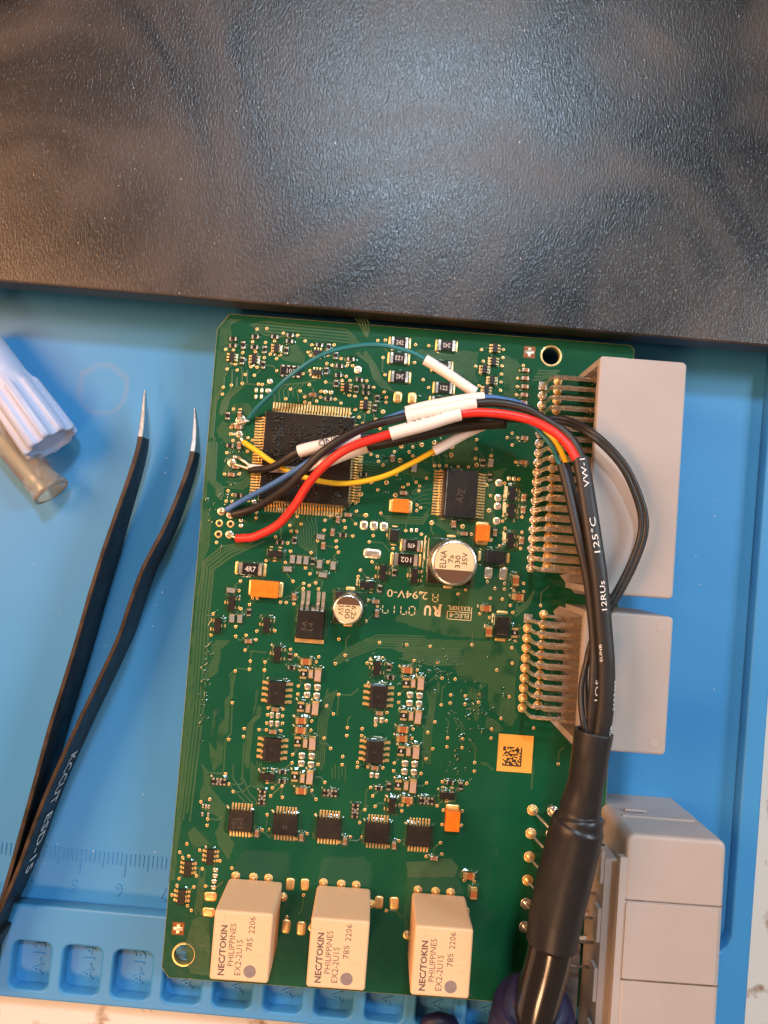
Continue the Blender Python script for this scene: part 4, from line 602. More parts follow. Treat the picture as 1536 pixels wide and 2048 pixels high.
# six-legged chips
def six(w, h, pitch, lw, ll):
    m = MB(); m.loft([[(x, y, z) for x, y in rrect(a, b, .08, 1)(0)] for a, b, z in ((w-.15, h-.1, .1), (w, h, .45), (w-.12, h-.12, .85))])
    b = m.mesh('six_leg_chip', ['epoxy'])
    m = MB()
    for s_ in (0, 180):
        for k in (-1, 0, 1):
            lead_geom(m, math.cos(R(s_))*w/2, k*pitch, R(s_), lw, ll, .35)
    return b, m.mesh('leads', ['gold'])
sixes = [six(1.1, 2.0, .65, .34, .62), six(1.6, 3.1, .95, .5, .85)]
for x, y, rt, big in DATA['sc6']:
    o = place('six_leg_chip', sixes[big][0], board, (x, y, T0), R(rt))
    place('leads', sixes[big][1], o, kind='stuff')
    rim(x, y, 1.5 if not big else 2.2, 2.2 if not big else 3.3, R(rt), .6, .3)
# eight-legged chips
m = MB(); m.loft([[(x, y, z) for x, y in rrect(a, b, .08, 1)(0)] for a, b, z in ((3.5, 4.7, .1), (3.85, 5.0, .75), (3.5, 4.65, 1.5))]); so_body = m.mesh('eight_leg_chip', ['epoxy'])
m = MB(); lead_geom(m, 0, 0, 0, .55, 1.25, .7); so_lead = m.mesh('lead', ['gold'])
so_line = MB().box((0, 0, 0), (.07, 4.4, .01)).mesh('bevel_line', ['mark'])
for x, y in DATA['soic']:
    o = place('eight_leg_chip', so_body, board, (x, y, T0))
    for k in range(4):
        place('lead', so_lead, o, (-1.9, (k-1.5)*1.27, 0), R(180)); place('lead', so_lead, o, (1.9, (k-1.5)*1.27, 0), 0)
    place('bevel_line', so_line, o, (-1.45, 0, 1.505))
    text('9', .5, 'mark', o, (0, 0, 1.505), R(90))
    rim(x, y, 3.9, 5.1, 0, .9, .5)
# fourteen-legged chips
m = MB(); m.loft([[(x, y, z) for x, y in rrect(a, b, .08, 1)(0)] for a, b, z in ((5.0, 4.2, .1), (5.3, 4.5, .5), (5.0, 4.2, 1.0))]); ts_body = m.mesh('fourteen_leg_chip', ['epoxy'])
m = MB()
for k in range(7):
    lead_geom(m, (k-3)*.66, 2.2, R(90), .33, 1.2, .45); lead_geom(m, (k-3)*.66, -2.2, R(-90), .33, 1.2, .45)
ts_leads = m.mesh('leads', ['gold'])
for i, (x, y) in enumerate(DATA['tssop']):
    o = place('fourteen_leg_chip', ts_body, board, (x, y, T0))
    place('leads', ts_leads, o, kind='stuff')
    if i == 0: text('HF5\n0C4-\n2-40', 2.2, 'mark', o, (-.5, -.4, 1.005), 0, width=2.6)
    if i == 1: text('M', .9, 'mark', o, (0, -.5, 1.005), 0)
    rim(x, y, 5.5, 4.6, 0, 1.0, .4)
# resistor arrays
def array_mesh(w, h, n, pitch, ht):
    m = MB(); m.prism(rrect(w, h, .06, 1), .05, ht, .05); b = m.mesh('resistor_array', ['res_black'])
    m = MB()
    for k in range(n):
        for s_ in (-1, 1):
            x = (k-(n-1)/2)*pitch
            m.loft([[(x+a, s_*(h/2-.12)+b_, z) for a, b_ in rrect(pitch*.6, .55 if z < .2 else .34, .1, 2)(0)] for z in (0, .12, ht+.03)], 0, True, True, True)
    return b, m.mesh('terminals', ['solder'])
ar_b, ar_t = array_mesh(3.2, 1.25, 4, .8, .5)
for x, y, rt in DATA['arr']:
    o = place('resistor_array', ar_b, board, (x, y, T0), R(rt)); place('terminals', ar_t, o, kind='stuff')
    text('101', .5, 'res_mark', o, (0, 0, .505), 0)
    rim(x, y, 3.3, 1.9, R(rt), .5, .25)
bg_b, bg_t = array_mesh(4.6, 2.4, 4, 1.15, .6)
x, y = DATA['bigarr']
o = place('resistor_array', bg_b, board, (x, y, T0)); place('terminals', bg_t, o, kind='stuff')
text('103', 1.0, 'res_mark', o, (0, 0, .605), 0)
# large marked resistors
def big_res(w, L_):
    m = MB(); f = rrect(L_, w, .25, 2); m.loft([[(x, y, z) for x, y in f(i)] for i, z in ((0, -.01), (0, .05), (.12, .14))], 0); pad = m
    mm = chip_mesh(L_*.74, w*.88, .6, L_*.11, .1, ['tin', 'res_black'])
    return mm
def pads2(w, L_):
    m = MB(); f = rrect(L_*.24, w, .3, 3)
    m.loft([[(x, y, z) for x, y in f(i)] for i, z in ((0, -.01), (.0, .06), (.15, .16), (.35, .22))], 0, False, True, True)
    return m.mesh('solder_pad', ['gold'])
RB = {4.9: (big_res(2.75, 4.9), pads2(2.75, 4.9)), 6.7: (big_res(2.9, 6.7), pads2(2.9, 6.7))}
for x, y, tx, rt in DATA['r12']:
    L_ = 6.7 if tx in ('4R7', '102') else 4.9
    o = place('power_resistor', RB[L_][0], board, (x, y, T0))
    for s_ in (-1, 1): place('solder_pad', RB[L_][1], o, (s_*L_*.39, 0, 0))
    text(tx, 1.0 if L_ < 5 else 1.15, 'res_mark', o, (0, 0, .58), R(rt), width=1.6 if L_ < 5 else 2.3, bold=.012)
    rim(x, y, L_*.8, 2.6, 0, .6, .3)
# tantalum capacitors
for x, y, rt, L_, w in DATA['tant']:
    m = MB(); m.prism(rrect(L_, w, .15, 2), .15, 2.2, .12)
    o = m.build('tantalum_capacitor', 'tantalum', board, (x, y, T0), R(rt))
    for s_ in (-1, 1):
        m = MB(); f = rrect(1.5, w*.98, .35, 3)
        m.loft([[(a+s_*(L_/2+.05), b, z) for a, b in f(i)] for i, z in ((0, -.01), (0, .06), (.15, .2), (.4, .3))], 0, False, True, True)
        m.box((s_*(L_/2+.04), 0, .75), (.16, w*.7, 1.2)); m.build('solder_pad', 'gold', o)
    MB().box((L_/2-.75, 0, 2.203), (.5, w-.3, .006)).build('polarity_stripe', 'tantalum', o)
# diodes
for x, y, rt, L_, w in DATA['diode']:
    h = 2.0 if L_ > 3 else 1.2
    m = MB(); m.loft([[(a, b, z) for a, b in rrect(p, q, .1, 1)(0)] for p, q, z in ((L_-.25, w-.2, .15), (L_, w, h*.5), (L_-.3, w-.25, h))])
    o = m.build('diode', 'epoxy', board, (x, y, T0), R(rt))
    for s_ in (-1, 1):
        m = MB(); f = rrect(1.7 if L_ > 3 else 1.1, w*.86, .3, 3)
        m.loft([[(a+s_*(L_/2+.35), b, z) for a, b in f(i)] for i, z in ((0, -.01), (0, .06), (.15, .2), (.35, .3))], 0, False, True, True)
        m.build('solder_pad', 'gold', o)
    if L_ > 3: MB().box((-L_/2+.55, 0, h+.004), (.12, w-.4, .006)).build('polarity_stripe', 'mark', o)
    rim(x, y, L_+.6, w+.2, R(rt), 1.0, .5)
# bare pads and solder blobs
pad_cache = {}
for x, y, w, h, k in DATA['pads']:
    key = (round(w, 1), round(h, 1), k)
    if key not in pad_cache: pad_cache[key] = pad_mesh(w, h, .22 if max(w, h) > 1 else .14, ['gold' if k else 'solder'])
    place('solder_pad', pad_cache[key], board, (x, y, T0), R(rnd.uniform(-3, 3)))
for x, y, r_ in DATA['joints']: place('solder_blob', dome_mesh(r_, .7, ['solder']), board, (x, y, T0))
# fiducials
for x, y in DATA['fid']:
    o = MB().box((0, 0, .03), (2.5, 2.6, .05)).build('fiducial', 'copper', board, (x, y, T0))
    m = MB(); c_ = .32; r_ = .95
    pts = [(-c_, -r_), (c_, -r_), (c_, -c_), (r_, -c_), (r_, c_), (c_, c_), (c_, r_), (-c_, r_), (-c_, c_), (-r_, c_), (-r_, -c_), (-c_, -c_)]
    m.loft([[(a, b, .05) for a, b in pts], [(a, b, .11) for a, b in pts]]); m.build('cross', 'solder', o)

# large square chip with leads on four sides
x, y = DATA['qfp']
m = MB(); m.loft([[(a, b, z) for a, b in rrect(p, p, .35, 2)(0)] for p, z in ((19.2, .15), (19.9, .9), (19.8, 1.1), (19.1, 2.0))])
qfp = m.build('square_chip', 'epoxy_bubbly', board, (x, y, T0))
m = MB()
for k in range(28):
    q = (k-13.5)*.613
    for a in (0, 90, 180, 270):
        c_, s_ = math.cos(R(a)), math.sin(R(a)); lead_geom(m, 9.9*c_-q*s_, 9.9*s_+q*c_, R(a), .32, 1.9, .95)
m.build('leads', 'gold', qfp, kind='stuff')
bub = MB(); r2 = random.Random(5)                       # lacquer blisters over the printed lines of the chip
for cx, cy, sx, sy, n in ((-6.6, 5.6, 1.3, 3.0, 70), (-2.2, 4.6, 1.6, 3.0, 70), (3.0, 5.2, 1.8, 2.6, 80), (7.0, 6.2, 1.0, 2.0, 30), (-6.6, .2, 1.8, 1.6, 45), (-1.5, 0, 2.5, 1.5, 30), (2.2, -5.5, 3.4, 2.2, 45), (7.0, -7.2, .9, 1.0, 18), (-6.5, -4, 2, 2, 25)):
    for k in range(int(n*1.6)):
        px_, py_ = cx+r2.gauss(0, sx*.6), cy+r2.gauss(0, sy*.6)
        if abs(px_) > 9 or abs(py_) > 9: continue
        q = r2.uniform(.14, .40); ns = 8
        bub.loft([[(px_+q*f_*math.cos(2*math.pi*j/ns), py_+q*f_*math.sin(2*math.pi*j/ns), 1.98+z*q) for j in range(ns)] for f_, z in ((1, 0), (.8, .7), (.35, 1.1))], 0, False, True, True)
bub.build('lacquer_blisters', 'blister', qfp, kind='stuff')

# wide chip with sixteen leads a side
x, y = DATA['ssop']
m = MB(); m.loft([[(a+sh, b, z) for a, b in rrect(p, q, .2, 1)(0)] for p, q, z, sh in ((7.3, 10.1, .15, 0), (7.7, 10.5, 1.1, 0), (6.9, 10.1, 2.2, .15))])
ss = m.build('wide_driver_chip', 'epoxy', board, (x, y, T0))
m = MB()
for k in range(16):
    for a, sg in ((0, 1), (180, -1)): lead_geom(m, sg*3.85, (k-7.5)*.624, R(a), .34, 1.65, 1.0)
m.build('leads', 'gold', ss, kind='stuff')
MB().box((-3.0, 0, 2.2), (.09, 9.6, .02)).build('bevel_line', 'tin', ss)
text('A7E', 1.5, 'mark', ss, (.1, -.4, 2.205), R(80), width=3.0)
rim(x, y, 7.8, 10.6, 0, .9, .4)

# voltage regulator with tab
x, y = DATA['dpak']
m = MB(); m.loft([[(a, b, z) for a, b in rrect(p, q, .15, 1)(0)] for p, q, z in ((5.5, 5.8, .2), (5.9, 6.2, 1.0), (5.5, 5.8, 2.2))])
dp = m.build('voltage_regulator', 'epoxy', board, (x, y, T0))
MB().box((-.05, -3.5, .35), (6.2, 1.3, .5)).build('tab', 'gold', dp)
for k in (-1.9, -.75, .75+.7, 1.9+.65):
    m = MB(); lead_geom(m, 0, 0, R(90), .62, 3.6, .9); m.build('lead', 'tin', dp, (k-.3, 2.95, 0))
MB().box((.25, 3.2, .8), (.7, .7, .5)).build('short_lead', 'tin', dp)
text('5A\nL4', 2.4, 'mark', dp, (-.6, -.4, 2.205), R(85), width=2.2)
rim(x, y, 6.2, 6.6, 0, 1.0, .6)

# electrolytic capacitors
def can_cap(name, x, y, bw, r_, h, flip, label_lines):
    m = MB(); m.prism(octo(bw, bw*.28), .1, 1.5, .15); root = m.build(name, 'epoxy', board, (x, y, T0), R(0 if flip else 90))
    n = 36
    prof = [(r_*.97, 1.3), (r_*.97, 1.8), (r_, 1.9), (r_, 2.7), (r_*.96, 3.0), (r_*.96, 3.2), (r_, 3.5), (r_, h-.8), (r_*.985, h-.3), (r_*.94, h-.06), (r_*.88, h)]
    m = MB(); m.loft([[(q*math.cos(2*math.pi*k/n), q*math.sin(2*math.pi*k/n), z) for k in range(n)] for q, z in prof], 0, False, True, True)
    m.build('can', 'alu', root)
    q = r_*.86; cut = -.36 if not flip else .36
    def seg(lo, hi):
        pts = []
        for k in range(41):
            a = lo+(hi-lo)*k/40; pts.append((q*math.cos(a), q*math.sin(a)))
        return pts
    a0 = math.asin(.36)
    # dark band is a circle segment; printed face is the rest (turned so that the band faces the board's foot or head)
    A1, A2 = -math.pi+a0, -a0
    band_, face_ = seg(A1, A2), seg(A2, A1+2*math.pi)
    def turn(p, a): return [(u*math.cos(a)-w*math.sin(a), u*math.sin(a)+w*math.cos(a)) for u, w in p]
    base = R(180) if flip else R(0)
    base -= R(0 if flip else 90)
    for nm, pts, mt, dz in (('printed_top', face_, 'can_top', .02), ('dark_band', band_, 'can_band', .022)):
        pp = turn(pts, base); m = MB(); m.loft([[(u, w, h-.05) for u, w in pp], [(u, w, h+dz) for u, w in pp]]); m.build(nm, mt, root)
    for t_, lx, ly, hh, ww in label_lines:
        a = (R(-90) if flip else R(90)); p = turn([(lx, ly)], (0 if flip else -R(90)))[0]
        text(t_, hh, 'can_band', root, (p[0], p[1], h+.03), a-(0 if flip else R(90)), width=ww, bold=.012)
    for s_ in (-1, 1):
        m = MB(); f = rrect(2.1, 1.5, .35, 3)
        m.loft([[(a, b, z) for a, b in f(i)] for i, z in ((0, -.01), (0, .06), (.12, .25), (.3, .35))], 0, False, True, True)
        pos = (0, s_*(bw/2+.35), 0) if flip else (s_*(bw/2+.35), 0, 0)
        m.build('solder_pad', 'gold', root, pos, 0 if flip else R(90))
    rim(x, y, bw, bw, 0, 1.2, .8)
can_cap('large_electrolytic_capacitor', *DATA['cap1'], 9.6, 4.75, 10.4, False,
        [('ELNA', -2.35, .6, 1.3, 3.5), ('7a', -.75, .75, 1.05, 1.6), ('330', .65, .25, 1.1, 2.6), ('35V', 2.05, .95, 1.1, 2.6)])
can_cap('small_electrolytic_capacitor', *DATA['cap2'], 6.5, 3.15, 7.6, True,
        [('6.2z', 1.25, -.55, 1.1, 2.9), ('100', -.05, -.5, 1.1, 2.7), ('35V', -1.45, -.15, 1.1, 2.2)])

# relays
rl_m = MB(); f = rrect(11.4, 13.2, .5, 3)
def rlp(ins, z): return [(a, b, z) for a, b in f(ins)]
rl_m.loft([rlp(.12, .45), rlp(.02, 1.2), rlp(0, 13.9), rlp(.1, 14.25), rlp(.35, 14.4)])
rl_body = rl_m.mesh('relay', ['relay'])
m = MB(); n = 20; m.loft([[(1.22*math.cos(2*math.pi*k/n), 1.22*math.sin(2*math.pi*k/n), z) for k in range(n)] for z in (0, .012)]); rl_dot = m.mesh('dot', ['relay_dot'])
m = MB(); f5 = rrect(2.0, 1.9, .3, 2); m.loft([[(a, b, z) for a, b in f5(i)] for i, z in ((0, 0), (.0, .05), (.1, .09))]); rl_tab = m.mesh('gate_mark', ['relay'])
rl_joint = dome_mesh(.95, .5, ['gold'])
for i, (x, y) in enumerate(DATA['relays']):
    o = place('relay', rl_body, board, (x, y, T0)); o['label'] = ('cream relay nearest the board corner', 'cream relay in the middle of the three', 'cream relay beside the cable')[i]
    for t_, lx, ly, hh, ww, bd in (('NEC/TOKIN', -3.55, -.85, 1.3, 9.5, .03), ('PHILIPPINES', -1.85, .3, 1.15, 8.1, 0), ('EX2-2U1S', -.35, -2.0, 1.2, 6.7, 0), ('785', 1.55, .55, 1.15, 2.5, 0), ('2206', 1.75, 4.25, 1.15, 3.2, 0)):
        text(t_, hh, 'relay_ink', o, (lx, ly, 14.41), R(90), width=ww, bold=bd)
    place('dot', rl_dot, o, (2.0, -4.5, 14.40))
    place('gate_mark', rl_tab, o, (-4.5, 5.4, 14.38)); place('gate_mark', rl_tab, o, (3.6, -.6, 14.36))
    for lx, ly in ((-4.4, 6.9), (-.6, 6.9), (2.6, 6.9), (6.0, 3.2), (-6.0, -2.6)): place('solder_joint', rl_joint, o, (lx, ly, 0))

# sticker with a block pattern
st = [Vector(p) for p in DATA['sticker']]; c_ = sum(st, Vector((0, 0)))/4
o = MB().box((0, 0, .12), (7.5, 7.9, .2)).build('amber_sticker', 'sticker', board, (c_.x, c_.y, T0))
code = MB(); r3 = random.Random(11); g = 14; cs = 4.1/g
for i in range(g):
    for j in range(g):
        on = j == 0 or i == g-1 or r3.random() < .5
        if on: code.box((-2.35+i*cs+cs/2-.3, -2.45+j*cs+cs/2-.3, .225), (cs*.99, cs*.99, .01))
code.build('printed_blocks', 'label_black', o, kind='stuff')

# printing on the board
sx, sy = DATA['silk1']
text('2.94V-0', 1.65, 'silk', board, (sx-1.5, sy, T0+.09), R(180), width=8.8, name='board_print')
def seg7(m, cx, cy, w, h, segs):
    t_ = .2; c = {'a': (0, h/2, 1), 'g': (0, 0, 1), 'd': (0, -h/2, 1), 'f': (-w/2, h/4, 0), 'b': (w/2, h/4, 0), 'e': (-w/2, -h/4, 0), 'c': (w/2, -h/4, 0)}
    for s_ in segs:
        x, y, hz = c[s_]; m.box((cx+x, cy+y, T0+.085), (w*.6, t_, .02) if hz else (t_, h*.36, .02))
m = MB(); seg7(m, sx+4.6, sy-.2, 1.1, 1.8, 'bcdefg'); m.build('board_print', 'silk', board, kind='stuff')
x, y = DATA['silk4']; m = MB(); seg7(m, x-.9, y, 1.2, 1.8, 'fedc'); seg7(m, x+.6, y, .9, 1.8, 'cb'); m.build('board_print', 'silk', board, kind='stuff')
x, y = DATA['silk5']; m = MB(); seg7(m, x-.9, y, 1.2, 1.8, 'fedc'); seg7(m, x+.9, y, 1.2, 1.8, 'abcdef'); m.build('board_print', 'silk', board, kind='stuff')
x, y = DATA['silk2']
text('R', 2.2, 'silk', board, (x+.9, y, T0+.09), R(180), width=1.9, bold=.05, name='board_print')
text('U', 2.2, 'silk', board, (x-1.0, y+.1, T0+.09), R(180), width=1.5, bold=.05, name='board_print')
MB().loft([[(x+1.7+a, y+1.15+b, T0+.07+z) for a, b in ((-.4, .4), (.4, .4), (0, -.35))] for z in (0, .03)]).build('board_print', 'silk', board)
x, y = DATA['silk3']
text('ELEC-8', .95, 'silk', board, (x, y-.75, T0+.09), R(180), width=4.2, bold=.01, name='board_print')
text('E3330FL', .95, 'silk', board, (x-.2, y+.85, T0+.09), R(180), width=4.8, bold=.01, name='board_print')
m = MB()
for a, b, w, h in ((0, .05, 5.2, .16), (0, -1.6, 4.8, .16), (-2.6, -.75, .16, 1.6), (2.6, -.2, .16, 2.9)): m.box((x+a, y+b, T0+.085), (w, h, .02))
m.build('board_print', 'silk', board, kind='stuff')
rims.build('lacquer_rims', 'coat', board, kind='stuff')
drops = MB(); r6 = random.Random(21)
for k in range(170):                                     # tiny lacquer beads, added for their glints
    x, y, q = r6.uniform(u0+2, u1-16), r6.uniform(v0+18, v1-3), r6.uniform(.06, .16)
    if 24 < x < 34 and -52 < y < -40: continue
    drops.loft([[(x+q*f_*math.cos(j), y+q*f_*math.sin(j)*.8, T0+.03+z*q) for j in (0, 1.05, 2.09, 3.14, 4.19, 5.24)] for f_, z in ((1, 0), (.75, .5), (.3, .75))], 0, False, True, True)
for cx, cy, sx, sy, n in ((23.0, -39, 3.2, 6.5, 70), (-34.6, -31, .5, 7, 34), (-34, 8, 2, 6, 30), (14, -27, 7, 2, 40), (10, 22, 8, 5, 40)):
    for k in range(n):                                   # runs and ripples in the lacquer
        x, y = cx+r6.gauss(0, sx), cy+r6.gauss(0, sy); q, e, a = r6.uniform(.15, .42), r6.uniform(1, 3), r6.uniform(0, 3.14)
        if x < u0+.8 or (24 < x < 34 and -52 < y < -40): continue
        lp = []
        for f_, z in ((1, .0), (.8, .05), (.45, .085)):
            lp.append([(x+q*f_*(e*math.cos(j)*math.cos(a)-math.sin(j)*math.sin(a)), y+q*f_*(e*math.cos(j)*math.sin(a)+math.sin(j)*math.cos(a)), T0+.035+z) for j in [i_*.524 for i_ in range(12)]])
        drops.loft(lp, 0, False, True, True)
drops.build('lacquer_beads', 'coat', board, kind='stuff')
# ---------------------------------------------------------------- grey connectors on the board's right side
jr = dome_mesh(1.0, .10, ['tin']); jg = dome_mesh(1.0, .10, ['gold'])
def pin_mesh(path, w):
    m = MB(); m.tube([Vector(p) for p in path], w, 4, 0, True, 1.0, False); return m.mesh('pin', ['tin'])
def connector(name, label, ua, ub, va, vb, zt, cols, depth=5.0, ribs=3):
    """housing open towards the pins at its left face; va < vb; zt above the board top"""
    root = bpy.data.objects.new(name, None)
    m = MB(); w, h = ub-(ua+depth), vb-va
    m.prism(rrect(w, h, .9, 4), T0+.05, T0+zt, .45, off=((ua+depth+ub)/2, (va+vb)/2))
    root = m.build(name, 'conn', board); root['label'] = label
    m = MB(); m.prism(rrect(depth+1.2, h, .7, 3), T0+zt-1.5, T0+zt-.004, .35, off=(ua+depth/2+.3, (va+vb)/2)); m.build('top_overhang', 'conn', root)
    for v_ in (va+.65, vb-.65): MB().box((ua+depth/2+.25, v_, T0+(zt-1.45)/2+.05), (depth+.3, 1.25, zt-1.55)).build('end_wall', 'conn', root)
    for k in range(ribs):
        v_ = va+h*(k+1)/(ribs+1); MB().box((ua+.9, v_, T0+zt-3.2), (.8, h/(ribs+1)*.72, 3.2)).build('rib', 'conn_in', root)
    MB().box((ua+depth+.1, (va+vb)/2, T0+zt/2), (.6, h-2.4, zt-3.2)).build('pin_wall', 'conn_in', root)
    # lower shell beyond the board edge, standing on the mat
    MB().box(((max(u1+.4, ua+depth+1)+ub-.4)/2, (va+vb)/2, (-7.39+T0)/2), (ub-.4-max(u1+.4, ua+depth+1), h-1, T0+7.39)).build('lower_shell', 'conn', root)
    for pads_, z, wd, dm, sq in cols:
        pm = pin_mesh([(0, 0, -.1), (0, 0, z-1.5), (.12, 0, z-.7), (.55, 0, z-.15), (1.3, 0, z), (ua+depth+.2-pads_[0][0], 0, z)], wd)
        for i, (px_, py_) in enumerate(pads_):
            if sq and i == 0: MB().prism(rrect(1.8, 1.8, .1, 1), -.01, .12, .03).build('square_pad', 'tin', root, (px_, py_, T0))
            else: place('solder_joint', dm, root, (px_, py_, T0), rnd.uniform(0, 6))
            place('pin', pm, root, (px_, py_, T0))
    return root
def ext(*ps):
    us = [p[0] for p in ps]; vs_ = [p[1] for p in ps]; return us, vs_
q = [(40.59, 39.92), (57.66, 40.17), (58.73, -6.42), (41.95, -6.82)]
ca = (q[0][0]+q[3][0])/2; cb = (q[1][0]+q[2][0])/2; va = (q[2][1]+q[3][1])/2; vb = (q[0][1]+q[1][1])/2
c1 = connector('pin_connector', 'longest grey connector with two rows of bent pins', ca, cb, va, vb, 17.0, [(DATA['c1a'], 9.2, .47, jr, True), (DATA['c1b'], 4.6, .36, jg, False)], ribs=5)
q = [(41.12, -9.84), (58.38, -10.28), (59.11, -36.68), (42.12, -36.99)]
ca2 = (q[0][0]+q[3][0])/2; cb2 = (q[1][0]+q[2][0])/2; va2 = (q[2][1]+q[3][1])/2; vb2 = (q[0][1]+q[1][1])/2
c2 = connector('pin_connector', 'middle grey connector partly under the black cable', ca2, cb2, va2, vb2, 16.5, [(DATA['c2a'], 8.6, .40, jg, True), (DATA['c2b'], 4.4, .32, jg, False)], ribs=3)
# foot of the middle connector lying on the board, and the small tab at its head
ft = [(39.99, -35.36), (44.93, -39.99), (47.72, -39.78), (45.91, -12.19), (40.39, -10.66), (39.16, -11.83), (39.72, -13.73), (41.74, -14.66), (42.37, -33.90)]
MB().loft([[(p[0], p[1], T0+z) for p in ft] for z in (.06, .7)]).build('mounting_foot', 'conn', c2)
grit = MB(); r4 = random.Random(3)
for k in range(150):
    vv = va2+3+r4.random()*(vb2-va2-6); q_ = r4.uniform(.18, .4)
    grit.box((ca2+r4.uniform(-3.2, 1.6), vv, T0+r4.uniform(.9, 4.5)), (q_, q_*.8, q_), 0, r4.random()*3)
grit.build('pin_guide_comb', 'conn_in', c2, kind='stuff')
for v_ in (va2+2.2, vb2-2.2): MB().prism(rrect(1.6, 1.6, .2, 1), T0+16.4, T0+16.56, .04).build('corner_mark', 'conn', c2, (cb2-2.4, v_, 0))
ft = [(39.94, -3.99), (43.44, -7.62), (45.85, -7.87), (45.50, -2.49)]
MB().loft([[(p[0], p[1], T0+z) for p in ft] for z in (.06, .7)]).build('mounting_foot', 'conn', c1)
comb = MB()
for k in range(120):
    vv = va+2+r4.random()*(vb-va-4); q_ = r4.uniform(.2, .45)
    comb.box((ca+r4.uniform(.2, 3.6), vv, T0+r4.uniform(4.5, 10.5)), (q_, q_*.7, q_), 0, r4.random()*3)
comb.build('pin_guide_comb', 'tin', c1, kind='stuff')

# big stepped connector in the lower right corner
q = [(48.94, -51.93), (71.15, -52.20), (71.59, -86.29)]
ca3, cb3, vb3 = q[0][0], (q[1][0]+q[2][0])/2, (q[0][1]+q[1][1])/2
va3 = v0-16
m = MB(); zt = 17.0
def cpr(r_):
    w, h = cb3-ca3-3, vb3-va3
    return rrect(w, h, r_, 5)
h3 = vb3-va3; w3 = cb3-ca3
m.prism(rrect(w3-3.4, h3, 1.6, 5), T0+.06, T0+zt, .7, off=((ca3+3.4+cb3)/2, (va3+vb3)/2)); c3 = m.build('power_connector', 'conn', board)
c3['label'] = 'big stepped grey connector at the lower right'
MB().box(((u1+.6+cb3-.5)/2, (va3+vb3)/2, (-7.39+T0)/2+.03), (cb3-.5-u1-.6, h3-1.2, T0+7.39)).build('lower_shell', 'conn', c3)
MB().box((ca3+3.4+(w3-3.4)/2, vb3+.1, T0+7.2), (w3-7.5, .5, .5)).build('front_ridge', 'conn', c3)
MB().box((ca3+9, vb3+.55, T0+4.5), (4.5, .5, .8)).build('front_tab', 'conn', c3)
for k, vv in enumerate(((61.09, -64.44)[1], (61.99, -79.35)[1])):
    MB().box((ca3+3.4+(w3-3.4)/2, vv, T0+zt-.06), (w3-3.6, .28, .16)).build('seam', 'conn_in', c3)
m = MB(); pa, pb = (61.09, -64.44)[1]-.3, (61.99, -79.35)[1]+.3
m.prism(rrect(w3-4.6, pa-pb, .5, 3), T0+zt-.05, T0+zt+.28, .12, off=((ca3+3.4+cb3)/2-.3, (pa+pb)/2)); m.build('raised_panel', 'conn', c3)
# left face: frame, recess, ribs
MB().box((ca3+2.9, (va3+vb3)/2-1.5, T0+zt-.9), (1.4, h3-6, 1.7)).build('face_rail', 'conn', c3)
MB().box((ca3+2.3, (va3+vb3)/2-2.5, T0+6.0), (2.4, h3-9, 11.0)).build('face_panel', 'conn', c3)
for k in range(4):
    MB().box((ca3+.8, vb3-9-k*11.5, T0+9.5), (.7, 6.5, 3.0)).build('latch_rib', 'conn', c3)
MB().box((ca3-3.2, va3+20, T0+.8), (7.0, 20, 1.4)).build('mounting_foot', 'conn_in', c3)
for pads_, dm in ((DATA['c3a'], None), (DATA['c3b'], None)):
    for i, (px_, py_) in enumerate(pads_):
        d_ = dome_mesh(1.2, .45, ['gold' if i < 4 and pads_ is DATA['c3a'] else 'tin'])
        place('solder_joint', d_, c3, (px_, py_, T0))
for i, (px_, py_) in enumerate(DATA['c3a']):
    MB().tube([Vector((px_, py_, T0+.1)), Vector((px_+.2, py_-.1, T0+1.2)), Vector((px_+4.6, py_-3.2, T0+7.4)), Vector((ca3+2, py_-3.4, T0+7.6))], .30, 6).build('pin', 'steel', c3)
for i, (px_, py_) in enumerate(DATA['c3b']):
    MB().tube([Vector((px_, py_, T0+.1)), Vector((px_, py_, T0+3.0)), Vector((px_+.7, py_, T0+3.8)), Vector((ca3+2, py_, T0+3.8))], .5, 4, smooth=False).build('pin', 'tin', c3)

